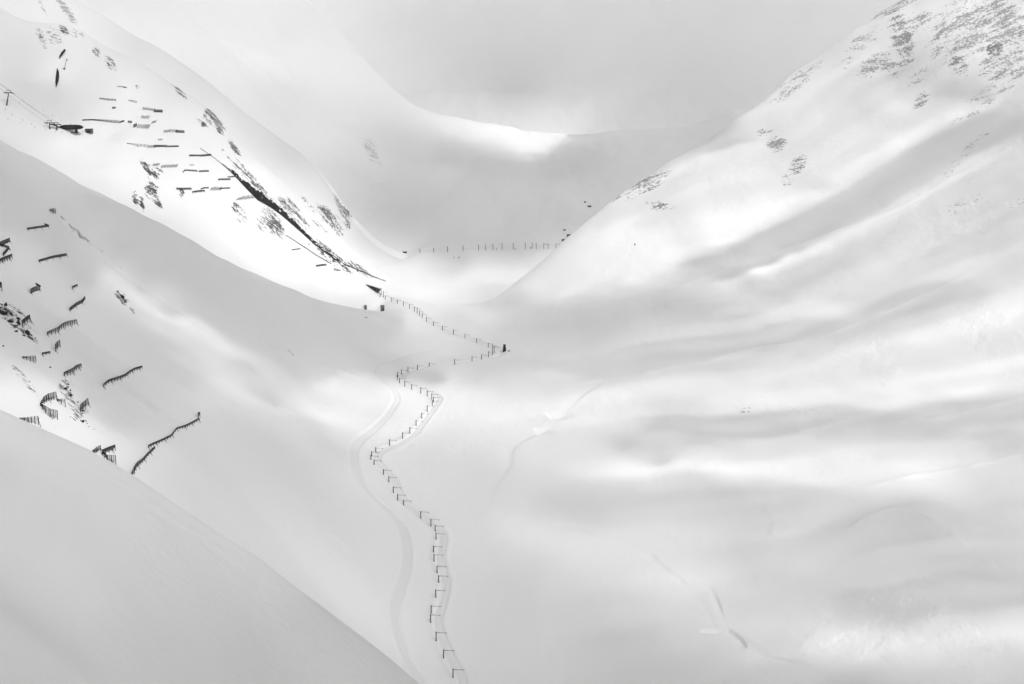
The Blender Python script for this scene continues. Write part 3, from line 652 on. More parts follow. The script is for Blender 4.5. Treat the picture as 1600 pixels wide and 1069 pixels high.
# ------------------------------------------------------------------ unseen cloud layer, added and shaped to shade the valley
# brightness wanted on the ground: (x, y, grey) of the photo; the cloud is thinned to give it
TONES = {
 'A': [(30, 700, 190), (150, 740, 199), (300, 830, 203), (150, 850, 203), (300, 1000, 193), (500, 1000, 192), (420, 900, 200), (600, 1060, 176), (0, 900, 200), (60, 960, 201), (110, 1000, 200), (160, 1045, 197), (0, 1000, 186), (40, 1035, 184), (70, 1060, 184), (150, 950, 200)],
 'B': [(0, 300, 179), (100, 330, 182), (200, 370, 151), (300, 420, 150), (400, 480, 150), (480, 500, 150), (50, 400, 201), (100, 480, 198), (150, 550, 193), (270, 520, 239), (240, 470, 184), (200, 600, 197), (250, 680, 203), (400, 610, 179), (450, 640, 210), (330, 660, 204), (300, 750, 192), (400, 750, 196), (450, 850, 198), (550, 720, 207), (500, 620, 218), (590, 645, 236), (450, 560, 184), (500, 540, 150), (550, 520, 165), (600, 530, 193), (650, 560, 197), (560, 598, 214), (20, 580, 202), (40, 620, 253), (100, 680, 276), (80, 600, 217), (150, 650, 182), (500, 780, 194), (600, 850, 192), (620, 620, 252), (640, 645, 247), (120, 420, 167), (200, 430, 174), (500, 585, 197), (350, 500, 164), (500, 680, 195), (470, 900, 202), (530, 945, 202), (585, 985, 201), (165, 425, 234), (188, 444, 218), (210, 462, 223), (236, 482, 230), (262, 502, 240), (290, 522, 234), (318, 542, 231), (349, 557, 223), (380, 572, 224), (340, 600, 226), (370, 614, 222), (400, 628, 224), (430, 640, 224), (460, 652, 233), (485, 660, 233), (510, 668, 232), (330, 642, 201), (353, 651, 200), (377, 661, 201), (400, 670, 199), (430, 681, 196), (460, 692, 193), (490, 700, 195), (520, 707, 192), (180, 482, 201), (210, 504, 203), (240, 527, 203), (268, 550, 196), (295, 572, 183), (230, 430, 188), (260, 452, 177), (290, 475, 174), (320, 492, 172), (350, 510, 171), (385, 522, 174), (420, 535, 181), (450, 544, 167), (480, 553, 167), (500, 600, 246), (540, 612, 230), (580, 626, 236), (602, 631, 242), (625, 636, 248), (545, 576, 193), (572, 582, 186), (600, 588, 186), (625, 596, 200), (650, 603, 166)],
 'G': [(700, 560, 212), (700, 620, 248), (640, 672, 233), (620, 740, 209), (700, 720, 205), (700, 800, 203), (750, 900, 201), (850, 1000, 195), (900, 1050, 197), (750, 1050, 192), (700, 505, 206), (760, 495, 220), (850, 520, 193), (800, 530, 199), (950, 560, 205), (850, 560, 208), (850, 592, 224), (900, 620, 228), (950, 650, 236), (900, 690, 228), (850, 720, 223), (800, 770, 209), (900, 800, 196), (850, 830, 211), (1000, 980, 205), (1100, 1020, 210), (1000, 730, 189), (1100, 760, 209), (1000, 780, 208), (640, 505, 225), (600, 500, 176), (1000, 1050, 184), (900, 477, 205), (1000, 462, 202), (830, 896, 207), (700, 645, 239), (730, 650, 243), (760, 655, 242), (795, 652, 237), (830, 648, 240), (865, 644, 241), (900, 640, 245), (930, 636, 243), (960, 632, 242), (700, 596, 226), (730, 599, 211), (760, 602, 208), (787, 602, 212), (813, 603, 215), (840, 603, 219), (867, 603, 217), (893, 603, 216), (920, 603, 216), (680, 578, 212), (707, 578, 200), (733, 578, 203), (760, 578, 202), (790, 577, 196), (820, 575, 196), (850, 574, 197), (880, 574, 200), (910, 574, 204), (940, 574, 203), (780, 472, 190), (815, 478, 199), (850, 484, 203), (883, 479, 204), (917, 475, 206), (950, 470, 207), (983, 465, 203), (1017, 460, 203), (1050, 455, 205), (820, 832, 224), (847, 840, 219), (873, 847, 218), (900, 855, 219), (927, 867, 222), (953, 878, 219), (980, 890, 222), (1003, 903, 210), (1027, 915, 217), (1050, 928, 220), (780, 880, 207), (813, 891, 206), (847, 901, 203), (880, 912, 200), (905, 920, 201), (930, 928, 199), (955, 937, 202), (980, 945, 200)],
 'F': [(1300, 100, 216), (1200, 180, 228), (1100, 250, 220), (1000, 320, 225), (930, 370, 235), (850, 430, 286), (900, 420, 286), (960, 395, 281), (1010, 400, 277), (950, 440, 232), (1050, 370, 227), (1150, 310, 230), (1200, 280, 231), (1300, 240, 223), (1400, 190, 208), (1350, 160, 211), (1280, 300, 200), (1090, 435, 172), (1595, 170, 208), (1500, 262, 224), (1120, 455, 231), (1050, 425, 221), (1050, 480, 197), (950, 500, 200), (1120, 500, 195), (1200, 475, 202), (1300, 445, 197), (1300, 500, 246), (1500, 440, 226), (1590, 450, 234), (1500, 620, 274), (1100, 620, 225), (1300, 655, 208), (1400, 662, 186), (1500, 660, 202), (1595, 665, 207), (1000, 680, 220), (1400, 632, 261), (1100, 715, 234), (1500, 742, 221), (1595, 745, 225), (1100, 800, 202), (1300, 800, 213), (1400, 830, 202), (1500, 880, 190), (1300, 900, 197), (1400, 930, 203), (1590, 850, 205), (1200, 900, 198), (1150, 850, 205), (1120, 870, 213), (1250, 885, 227), (1590, 985, 242), (1220, 990, 217), (1200, 1050, 207), (1400, 1055, 199), (1580, 1055, 205), (1450, 60, 224), (1500, 140, 195), (1400, 120, 205), (1550, 110, 232), (1320, 284, 234), (1450, 430, 221), (1350, 458, 226), (1250, 481, 217), (1450, 466, 201), (1350, 496, 205), (1250, 521, 201), (1150, 544, 201), (1050, 568, 202), (1350, 574, 232), (1250, 592, 234), (1150, 603, 224), (1050, 612, 245), (1450, 614, 237), (1350, 626, 247), (1250, 632, 268), (1450, 646, 204), (1350, 647, 218), (1250, 649, 201), (1450, 681, 189), (1350, 677, 190), (1250, 676, 202), (1450, 706, 222), (1350, 702, 225), (1250, 701, 221), (1150, 704, 216), (1200, 724, 239), (1100, 728, 238), (1350, 760, 241), (1250, 754, 243), (1350, 785, 212), (1250, 778, 212), (1150, 774, 210), (1430, 966, 210), (1330, 964, 198), (1400, 1011, 236), (1430, 1042, 217), (1330, 1040, 223), (1445, 105, 209), (1470, 150, 195), (1520, 160, 168), (1300, 135, 224), (1400, 175, 237), (1460, 190, 228), (1540, 165, 240), (1515, 178, 227), (1490, 190, 240), (1465, 202, 234), (1440, 215, 233), (1413, 229, 227), (1387, 244, 227), (1360, 258, 224), (1333, 275, 226), (1307, 293, 229), (1280, 310, 227), (1253, 323, 225), (1227, 337, 230), (1200, 350, 235), (1177, 362, 235), (1153, 373, 240), (1130, 385, 250), (1560, 190, 183), (1533, 203, 188), (1507, 215, 188), (1480, 228, 185), (1453, 243, 186), (1427, 257, 186), (1400, 272, 187), (1373, 289, 183), (1347, 305, 181), (1320, 322, 177), (1293, 337, 176), (1267, 353, 174), (1240, 368, 168), (1210, 385, 164), (1180, 402, 163), (1145, 414, 162), (1110, 425, 160), (1590, 235, 223), (1560, 248, 219), (1530, 262, 221), (1500, 275, 218), (1475, 287, 217), (1450, 298, 225), (1425, 310, 225), (1400, 322, 222), (1373, 335, 223), (1347, 349, 222), (1320, 362, 218), (1293, 374, 223), (1267, 386, 226), (1240, 398, 224), (1217, 407, 233), (1193, 416, 235), (1170, 425, 252), (1590, 300, 196), (1560, 315, 209), (1530, 330, 203), (1500, 345, 205), (1473, 356, 205), (1447, 367, 203), (1420, 378, 205), (1393, 386, 204), (1367, 394, 203), (1340, 402, 202), (1313, 410, 204), (1287, 417, 204), (1260, 425, 202), (1233, 434, 198), (1207, 443, 196), (1180, 452, 188), (1590, 395, 216), (1560, 402, 217), (1530, 408, 220), (1500, 415, 220), (1467, 425, 221), (1433, 435, 220), (1400, 445, 221), (1367, 453, 222), (1333, 462, 223), (1300, 470, 213), (1267, 477, 219), (1233, 485, 223), (1200, 492, 230), (1500, 450, 187), (1467, 461, 199), (1433, 471, 199), (1400, 482, 200), (1367, 491, 207), (1333, 501, 204), (1300, 510, 206), (1267, 517, 204), (1233, 525, 202), (1200, 532, 204), (1167, 540, 201), (1133, 549, 202), (1100, 557, 202), (1067, 564, 201), (1033, 572, 204), (1000, 579, 205), (1590, 480, 233), (1560, 496, 235), (1530, 512, 236), (1500, 528, 234), (1475, 536, 234), (1450, 545, 234), (1425, 554, 230), (1400, 562, 228), (1367, 570, 232), (1333, 577, 234), (1300, 585, 241), (1267, 589, 241), (1233, 594, 239), (1200, 598, 229), (1167, 601, 235), (1133, 605, 229), (1100, 608, 236), (1067, 610, 239), (1033, 613, 239), (1000, 615, 234), (1590, 580, 242), (1560, 588, 237), (1530, 597, 240), (1500, 605, 237), (1467, 611, 244), (1433, 616, 238), (1400, 622, 243), (1367, 625, 242), (1333, 627, 251), (1300, 630, 262), (1267, 631, 261), (1233, 633, 254), (1200, 634, 251), (1173, 637, 250), (1147, 639, 240), (1120, 642, 243), (1590, 638, 199), (1560, 640, 199), (1530, 641, 198), (1500, 643, 197), (1467, 645, 199), (1433, 647, 204), (1400, 649, 206), (1367, 648, 208), (1333, 646, 211), (1300, 645, 212), (1267, 648, 207), (1233, 650, 202), (1200, 653, 197), (1173, 658, 192), (1147, 663, 190), (1120, 668, 186), (1090, 675, 184), (1060, 682, 175), (1590, 678, 198), (1560, 679, 199), (1530, 681, 193), (1500, 682, 189), (1467, 681, 195), (1433, 681, 190), (1400, 680, 184), (1367, 678, 194), (1333, 676, 201), (1300, 674, 209), (1267, 675, 205), (1233, 677, 197), (1200, 678, 190), (1500, 708, 231), (1467, 707, 222), (1433, 705, 223), (1400, 704, 219), (1367, 702, 227), (1333, 701, 229), (1300, 699, 231), (1267, 700, 227), (1233, 702, 225), (1200, 703, 225), (1167, 704, 228), (1133, 705, 222), (1100, 706, 212), (1450, 734, 249), (1415, 733, 245), (1380, 732, 244), (1348, 730, 243), (1315, 728, 243), (1282, 726, 244), (1250, 724, 240), (1217, 724, 241), (1183, 724, 240), (1150, 724, 235), (1117, 727, 234), (1083, 729, 241), (1050, 732, 245), (1020, 735, 243), (990, 737, 240), (960, 740, 247), (1400, 762, 243), (1367, 760, 237), (1333, 759, 240), (1300, 757, 241), (1267, 755, 239), (1233, 752, 245), (1200, 750, 250), (1173, 751, 252), (1147, 751, 252), (1120, 752, 264), (1400, 787, 208), (1367, 786, 209), (1333, 784, 212), (1300, 783, 211), (1267, 779, 210), (1233, 776, 211), (1200, 772, 207), (1167, 773, 210), (1133, 775, 205), (1100, 776, 198), (1590, 940, 209), (1562, 946, 205), (1535, 951, 204), (1508, 956, 201), (1480, 962, 200), (1447, 965, 207), (1413, 967, 207), (1380, 970, 202), (1347, 966, 199), (1313, 962, 200), (1280, 958, 198), (1253, 952, 209), (1227, 946, 207), (1200, 940, 206), (1540, 988, 246), (1510, 995, 243), (1480, 1001, 245), (1450, 1008, 242), (1417, 1010, 239), (1383, 1012, 241), (1350, 1014, 237), (1320, 1010, 243), (1290, 1006, 249), (1260, 1002, 263), (1590, 1030, 213), (1562, 1032, 213), (1535, 1035, 212), (1508, 1038, 217), (1480, 1040, 218), (1447, 1042, 218), (1413, 1043, 224), (1380, 1045, 235), (1347, 1042, 224), (1313, 1038, 217), (1280, 1035, 205), (1590, 520, 234), (1560, 535, 235), (1530, 550, 236), (1500, 565, 233), (1467, 573, 236), (1433, 582, 235), (1400, 590, 234), (1367, 596, 234), (1333, 601, 239), (1300, 607, 240), (1267, 610, 243), (1233, 612, 240), (1200, 615, 231), (1590, 430, 218), (1560, 447, 218), (1530, 463, 223), (1500, 480, 221), (1475, 490, 222), (1450, 500, 222), (1425, 510, 220), (1400, 520, 220), (1367, 528, 223), (1333, 537, 222), (1300, 545, 224), (1267, 552, 225), (1233, 558, 222), (1200, 565, 222), (1167, 572, 222), (1133, 578, 222), (1100, 585, 219), (1590, 345, 206), (1560, 356, 210), (1530, 367, 210), (1500, 378, 207), (1475, 386, 211), (1450, 395, 212), (1425, 404, 211), (1400, 412, 209), (1367, 420, 209), (1333, 428, 211), (1300, 436, 212), (1267, 445, 213), (1233, 453, 211), (1200, 462, 206), (1180, 510, 199), (1153, 517, 200), (1127, 523, 198), (1100, 530, 199), (1073, 537, 201), (1047, 543, 202), (1020, 550, 202)],
 'C': [(50, 100, 210), (50, 150, 197), (100, 170, 190), (30, 60, 212), (80, 130, 229), (150, 140, 212), (200, 190, 234), (200, 150, 230), (250, 250, 233), (300, 300, 246), (100, 230, 238), (60, 230, 227), (200, 290, 246), (350, 380, 246), (450, 440, 249), (550, 460, 241), (400, 350, 247), (500, 400, 285), (300, 200, 227), (400, 280, 246), (170, 110, 216), (250, 160, 214), (640, 462, 248), (700, 452, 241), (650, 430, 233), (750, 425, 236), (700, 472, 233), (790, 412, 211), (700, 408, 184), (800, 400, 190), (730, 398, 196), (620, 405, 217), (20, 180, 209), (100, 40, 233)],
 'H': [(200, 82, 206), (300, 145, 205), (400, 230, 207), (500, 320, 222), (560, 388, 217), (600, 250, 198), (700, 270, 196), (800, 300, 194), (900, 300, 195), (1000, 250, 196), (1100, 230, 164), (600, 350, 180), (750, 350, 191), (900, 350, 191), (600, 216, 195), (550, 200, 210), (450, 150, 214), (500, 130, 223), (400, 100, 233), (450, 250, 196), (350, 50, 226), (550, 280, 195), (500, 220, 218), (920, 218, 194), (250, 60, 230), (200, 20, 220), (450, 50, 218), (640, 183, 214), (670, 192, 221), (700, 202, 222), (730, 210, 230), (760, 219, 239), (788, 225, 240), (815, 231, 247), (850, 227, 252), (875, 215, 266), (620, 205, 196), (650, 213, 198), (680, 220, 195), (710, 228, 188), (735, 236, 194), (760, 243, 197), (788, 248, 196), (815, 254, 198), (850, 250, 191), (885, 230, 198), (888, 212, 262), (898, 212, 225)],
 'M': [(700, 50, 203), (900, 50, 202), (800, 150, 184), (1000, 100, 195), (1200, 50, 200), (1100, 150, 188), (600, 30, 210), (500, 10, 226), (540, 60, 219)],
}
LIM = {'A': (0, 620), 'B': (640, 2300), 'G': (640, 2400), 'F': (640, 3100), 'C': (1800, 2950), 'H': (2550, 4650), 'M': (4500, 9000)}
AMB, SUNLIN = 0.45, 0.62
tp = []
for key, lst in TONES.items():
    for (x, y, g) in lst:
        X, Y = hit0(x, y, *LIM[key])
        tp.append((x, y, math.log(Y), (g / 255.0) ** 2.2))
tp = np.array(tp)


def feats(x, y, ly):
    return np.stack([np.clip(x, -60, 1660) / 42.0, np.clip(y, -60, 1130) / 26.0, ly * 9.0], -1)


TF = feats(tp[:, 0], tp[:, 1], tp[:, 2])
K = -np.linalg.norm(TF[:, None] - TF[None], axis=-1)
nT = len(TF)
Am = np.zeros((nT + 1, nT + 1)); Am[:nT, :nT] = K - .15 * np.eye(nT); Am[:nT, nT] = 1; Am[nT, :nT] = 1
TW = np.linalg.solve(Am, np.r_[tp[:, 3], 0])


def tone(x, y, ly):
    F = feats(x, y, ly)
    o = np.full(len(F), TW[nT])
    for a in range(0, len(F), 20000):
        o[a:a + 20000] += (-np.linalg.norm(F[a:a + 20000, None] - TF[None], axis=-1)) @ TW[:nT]
    return o


HC = 1000.0
cy_ = np.r_[np.linspace(150, 2600, 230), np.linspace(2600, 5200, 200)[1:], np.linspace(5200, 9300, 40)[1:]]
cx_ = np.r_[np.linspace(-3200, -900, 30), np.linspace(-900, 1100, 190)[1:], np.linspace(1100, 3400, 30)[1:]]
GX, GY = np.meshgrid(cx_, cy_)                      # where the shadow lies at mean ground level
ZM = -300.0
off = np.array([SUN.x, SUN.y]) / SUN.z
CX, CY = GX + off[0] * (HC - ZM), GY + off[1] * (HC - ZM)
fx, fy = CX.ravel(), CY.ravel()
lo = np.full(len(fx), -650.0); z = np.full(len(fx), 560.0); done = np.zeros(len(fx), bool)
step = 15.0
while not done.all() and z.min() > -700:
    x = fx - off[0] * (HC - z); y = np.maximum(fy - off[1] * (HC - z), 60)
    below = z <= ground_at(x, y, ZBASE)
    done |= below
    z = np.where(done, z, z - step)
x = fx - off[0] * (HC - z); y = np.maximum(fy - off[1] * (HC - z), 60)
px_, py_ = pix(x, y, z)
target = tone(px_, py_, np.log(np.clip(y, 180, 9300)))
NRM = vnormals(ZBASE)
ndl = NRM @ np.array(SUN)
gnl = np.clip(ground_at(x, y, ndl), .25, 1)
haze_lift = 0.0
# thin light and shade streaks added to the layer's pattern
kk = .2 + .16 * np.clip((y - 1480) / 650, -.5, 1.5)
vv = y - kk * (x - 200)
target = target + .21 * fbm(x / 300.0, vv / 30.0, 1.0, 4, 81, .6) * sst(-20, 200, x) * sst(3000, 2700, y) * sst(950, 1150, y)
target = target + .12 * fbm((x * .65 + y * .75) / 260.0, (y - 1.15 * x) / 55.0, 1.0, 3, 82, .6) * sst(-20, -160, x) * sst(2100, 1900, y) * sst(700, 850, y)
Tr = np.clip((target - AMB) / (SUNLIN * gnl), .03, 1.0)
Tr = Tr.reshape(CX.shape)
for _ in range(1):
    Tr[1:-1, 1:-1] = (Tr[1:-1, 1:-1] * 4 + Tr[:-2, 1:-1] + Tr[2:, 1:-1] + Tr[1:-1, :-2] + Tr[1:-1, 2:]) / 8
dens = 1 - np.sqrt(Tr)                              # the light crosses the underside and the top
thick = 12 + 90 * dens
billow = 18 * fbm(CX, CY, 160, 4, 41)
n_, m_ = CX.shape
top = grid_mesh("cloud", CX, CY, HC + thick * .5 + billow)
bm = bmesh.new(); bm.from_mesh(top)
bv = [bm.verts.new((a, b, c)) for a, b, c in zip(CX.ravel(), CY.ravel(), (HC - thick * .5 + billow * .4).ravel())]
bm.verts.ensure_lookup_table()
nv = n_ * m_
for i in range(n_ - 1):
    for j in range(m_ - 1):
        a = nv + i * m_ + j
        bm.faces.new((bm.verts[a], bm.verts[a + m_], bm.verts[a + m_ + 1], bm.verts[a + 1]))
rim = [i * m_ for i in range(n_)] + [(n_ - 1) * m_ + j for j in range(1, m_)] + [i * m_ + m_ - 1 for i in range(n_ - 2, -1, -1)] + [j for j in range(m_ - 2, 0, -1)]
for a, b in zip(rim, rim[1:] + rim[:1]):
    bm.faces.new((bm.verts[a], bm.verts[b], bm.verts[nv + b], bm.verts[nv + a]))
for f in bm.faces:
    f.smooth = True
bm.to_mesh(top); bm.free()
at = top.attributes.new("shade_density", 'FLOAT', 'POINT')
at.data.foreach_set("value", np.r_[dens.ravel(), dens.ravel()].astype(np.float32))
cm = bpy.data.materials.new("cloud"); cm.use_nodes = True  # material of the added shade layer
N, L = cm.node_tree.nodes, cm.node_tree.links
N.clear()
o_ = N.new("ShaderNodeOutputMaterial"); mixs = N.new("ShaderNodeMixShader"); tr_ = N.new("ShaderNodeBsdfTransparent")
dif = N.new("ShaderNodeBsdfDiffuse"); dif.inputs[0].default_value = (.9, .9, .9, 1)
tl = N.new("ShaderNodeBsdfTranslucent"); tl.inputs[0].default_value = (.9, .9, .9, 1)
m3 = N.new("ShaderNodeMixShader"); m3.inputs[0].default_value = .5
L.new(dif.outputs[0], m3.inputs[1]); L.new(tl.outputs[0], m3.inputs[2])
ca = N.new("ShaderNodeAttribute"); ca.attribute_name = "shade_density"
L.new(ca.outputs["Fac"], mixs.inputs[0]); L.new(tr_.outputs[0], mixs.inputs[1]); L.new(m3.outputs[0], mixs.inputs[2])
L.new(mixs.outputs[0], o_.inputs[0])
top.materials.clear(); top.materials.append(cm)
cloud = bpy.data.objects.new("shade_clouds", top)
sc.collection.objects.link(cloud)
cloud["kind"] = "stuff"
cloud["label"] = "unseen cloud layer added to shade the snowy valley in bands"
#OBJECTS

# ------------------------------------------------------------------ materials of the built things
steel = mat("dark_steel", .012, .55, .3, .006, 2.0)
steel_far = mat("weathered_steel", .02, .6, .2, .01, 2.0)
pole_mat = mat("mast_steel", .022, .6, .2, .008, 1.5)
wire_mat = mat("wire", .08, .5, .4)
arm_mat = mat("arm_steel", .035, .5, .3, .02, 2.0)
ceramic = mat("insulator_glaze", .12, .3)
station_mat = mat("station_cladding", .014, .4, 0, .006, .6)
glass_mat = mat("station_glass", .05, .12, 0, .015, .4)
concrete = mat("concrete", .16, .85, 0, .05, .8)
concrete_dark = mat("dark_concrete", .03, .85, 0, .015, .8)
timber = mat("dark_timber", .03, .8, 0, .015, 1.5)
grey_paint = mat("grey_paint", .12, .6, 0, .03, 1.2)
wall_stone = mat("wall_stone", .022, .9, 0, .02, .7, .93)
rock_mat = mat("rock", .03, .9, 0, .025, .8, 1.22)
snow_cap = mat("snow_cap", .82, .7)
packed = bump_material("packed_snow", .765, .7)

COL = sc.collection


class MB:
    def __init__(self):
        self.v, self.f = [], []

    def add(self, vs, fs):
        o = len(self.v)
        self.v += [tuple(p) for p in vs]
        self.f += [tuple(o + i for i in f) for f in fs]

    def bar(self, a, b, w, h=None, up=(0, 0, 1)):
        """a rectangular bar from a to b"""
        h = w if h is None else h
        a, b = Vector(a), Vector(b)
        d = (b - a).normalized(); u = Vector(up)
        if abs(d.dot(u)) > .95:
            u = Vector((1, 0, 0))
        s = d.cross(u).normalized(); u = s.cross(d).normalized()
        s, u = s * w / 2, u * h / 2
        self.add([a - s - u, a + s - u, a + s + u, a - s + u, b - s - u, b + s - u, b + s + u, b - s + u],
                 [(0, 3, 2, 1), (4, 5, 6, 7), (0, 1, 5, 4), (1, 2, 6, 5), (2, 3, 7, 6), (3, 0, 4, 7)])

    def tube(self, a, b, r0, r1=None, n=8):
        r1 = r0 if r1 is None else r1
        a, b = Vector(a), Vector(b)
        d = (b - a).normalized(); u = Vector((0, 0, 1)) if abs(d.z) < .95 else Vector((1, 0, 0))
        s = d.cross(u).normalized(); u = s.cross(d)
        vs = []
        for c, r in ((a, r0), (b, r1)):
            for k in range(n):
                t = 2 * math.pi * k / n
                vs.append(c + (s * math.cos(t) + u * math.sin(t)) * r)
        self.add(vs, [(k, (k + 1) % n, n + (k + 1) % n, n + k) for k in range(n)] + [tuple(range(n - 1, -1, -1)), tuple(range(n, 2 * n))])

    def box(self, c, s, yaw=0.0, taper=1.0):
        ca, sa = math.cos(yaw), math.sin(yaw)
        vs = []
        for z in (-1, 1):
            k = taper if z > 0 else 1.0
            for x, y in ((-1, -1), (1, -1), (1, 1), (-1, 1)):
                px, py = x * s[0] / 2 * k, y * s[1] / 2 * k
                vs.append((c[0] + px * ca - py * sa, c[1] + px * sa + py * ca, c[2] + z * s[2] / 2))
        self.add(vs, [(3, 2, 1, 0), (4, 5, 6, 7), (0, 1, 5, 4), (1, 2, 6, 5), (2, 3, 7, 6), (3, 0, 4, 7)])

    def mesh(self, name, m, smooth=False):
        me = bpy.data.meshes.new(name)
        me.from_pydata(self.v, [], self.f)
        me.materials.append(m)
        if smooth:
            for p in me.polygons:
                p.use_smooth = True
        me.update()
        return me

    def build(self, name, m, parent=None, smooth=False, loc=(0, 0, 0)):
        o = bpy.data.objects.new(name, self.mesh(name, m, smooth))
        o.location = loc
        COL.objects.link(o)
        if parent is not None:
            o.parent = parent
        return o


def thing(name, label, cat, loc=(0, 0, 0), rz=0.0, group=None):
    o = bpy.data.objects.new(name, None)
    o.empty_display_size = 1
    COL.objects.link(o)
    o.location = loc; o.rotation_euler = (0, 0, rz)
    o["label"] = label; o["category"] = cat
    if group:
        o["group"] = group
    return o


def tag(o, label, cat, group=None):
    o["label"] = label; o["category"] = cat
    if group:
        o["group"] = group
    return o


def link_mesh(name, me, parent, loc=(0, 0, 0), scale=(1, 1, 1)):
    o = bpy.data.objects.new(name, me); COL.objects.link(o)
    o.parent = parent; o.location = loc; o.scale = scale
    return o


def gz(x, y):
    return float(ground_at(x, y))


def m_per_px(p):
    return (p[1] * CP - p[2] * SP) / FPX


# ------------------------------------------------------------------ packed snow strips: the groomed road and the railway bed
def strip(name, path, half, label, taper=0.0):
    P = smooth_line(path, 4.0)
    n = len(P); d = np.gradient(P, axis=0); d /= np.linalg.norm(d, axis=1)[:, None]
    nrm = np.stack([d[:, 1], -d[:, 0]], 1)
    cols = np.linspace(-half, half, 9)
    wob = 1 + .12 * np.array([float(fbm(np.array([i * 4.0]), np.array([half * 100]), 22, 2, 51)[0]) for i in range(n)])
    wob = wob * (1 - taper * (1 - sst(.2, .55, np.linspace(0, 1, n))))
    X = P[:, 0:1] + nrm[:, 0:1] * cols * wob[:, None]; Y = P[:, 1:2] + nrm[:, 1:2] * cols * wob[:, None]
    Z = np.minimum(ground_at(X, Y), 1e9) + .07
    Z += .12 * fbm(X, Y, 1.6, 2, 52)
    Z[:, 0] -= .4; Z[:, -1] -= .4
    me = grid_mesh(name, X, Y, Z)
    me.materials.append(packed)
    o = bpy.data.objects.new(name, me); COL.objects.link(o)
    o["kind"] = "structure"; o["label"] = label
    return o


strip("road", ROAD_W, 4.4, "groomed snow road winding up the valley floor", .8)
strip("railway_bed", RAIL_W, 3.4, "snow covered railway bed beside the line of masts")

# ------------------------------------------------------------------ overhead line masts of the railway
WORDS = "first second third fourth fifth sixth seventh eighth ninth tenth eleventh twelfth thirteenth fourteenth fifteenth sixteenth seventeenth eighteenth nineteenth twentieth".split()
b_ = MB(); b_.bar((0, 0, -.6), (0, 0, 1), 1, 1); POLE = None
pm = MB()
for sx in (-1, 1):
    pm.add(*[[(sx * .5 - .18, -.5, -.15), (sx * .5 + .18, -.5, -.15), (sx * .5 + .18, .5, -.15), (sx * .5 - .18, .5, -.15), (sx * .5 - .18, -.5, 1), (sx * .5 + .18, -.5, 1), (sx * .5 + .18, .5, 1), (sx * .5 - .18, .5, 1)],
             [(0, 3, 2, 1), (4, 5, 6, 7), (0, 1, 5, 4), (1, 2, 6, 5), (2, 3, 7, 6), (3, 0, 4, 7)]])
pm.add([(-.36, -.12, -.15), (.36, -.12, -.15), (.36, .12, -.15), (-.36, .12, -.15), (-.36, -.12, .995), (.36, -.12, .995), (.36, .12, .995), (-.36, .12, .995)],
       [(0, 3, 2, 1), (4, 5, 6, 7), (0, 1, 5, 4), (1, 2, 6, 5), (2, 3, 7, 6), (3, 0, 4, 7)])
POLE_ME = pm.mesh("pole", pole_mat)                    # rolled H section, 1 m high
am = MB(); am.tube((0, 0, 0), (1, 0, 0), .019, .016, 6); am.tube((0, 0, .05), (.55, 0, .004), .006, .006, 6)
ARM_ME = am.mesh("arm", arm_mat)
bm_ = MB(); bm_.tube((0, 0, 0), (0, 0, -1), .10, .06, 6); bm_.tube((-.6, 0, 0), (0, 0, -.9), .05, .05, 6); bm_.tube((.6, 0, 0), (0, 0, -.9), .05, .05, 6)
HANG_ME = bm_.mesh("insulator", ceramic)
bc_ = MB(); bc_.box((0, 0, 0), (1.5, 1.5, .5), 0, .8)
FOOT_ME = bc_.mesh("footing", concrete)

ARMLESS = {0, 1}
tips = []
BENDS = [(1, 'by the gallery mouth'), (19, 'bend beside the dark tower'), (30, 'left hairpin below the dark tower'), (37, 'right bend above the bright snow'), (47, 'left bend by the groomed road'), (68, 'bottom edge')]


def mast_label(i):
    n = len(MASTS)
    if i <= 3:
        return ["bare black mast just under the gallery roof corner, upper one of the first pair", "short grey mast at the gallery mouth, lower left of the first pair",
                "tall dark mast standing just right of the gallery mouth", "second dark mast right of the gallery mouth"][i]
    if i <= 18:
        return "dark mast with thin arm, %s below the gallery, above the dark tower" % WORDS[i - 2]
    if i <= 24:
        return ["tallest dark mast in the cluster beside the dark tower", "grey mast nearest the dark tower, behind the tallest one", "dark mast just left of the cluster beside the dark tower",
                "second dark mast left of the cluster beside the dark tower", "third dark mast left of the cluster beside the dark tower", "lone dark mast halfway between the dark tower and the left hairpin"][i - 19]
    if i <= 30:
        return "dark mast with thin arm, %s before the tip of the left hairpin" % WORDS[30 - i] if i < 30 else "thick dark mast standing at the tip of the left hairpin"
    if i <= 37:
        return "dark mast with thin arm, %s after the left hairpin, before the right bend" % WORDS[i - 31] if i < 37 else "dark mast farthest out at the right bend above the bright snow"
    if i <= 47:
        return "dark mast with thin arm, %s below the right bend on the bright snow" % WORDS[i - 38] if i < 47 else "dark mast farthest left at the left bend beside the groomed road"
    k = n - 1 - i
    if k < 13:
        return "black mast with long arm, %s counted up from the bottom edge" % WORDS[k]
    return "black mast with arm, %s below the left bend beside the groomed road" % WORDS[i - 48]


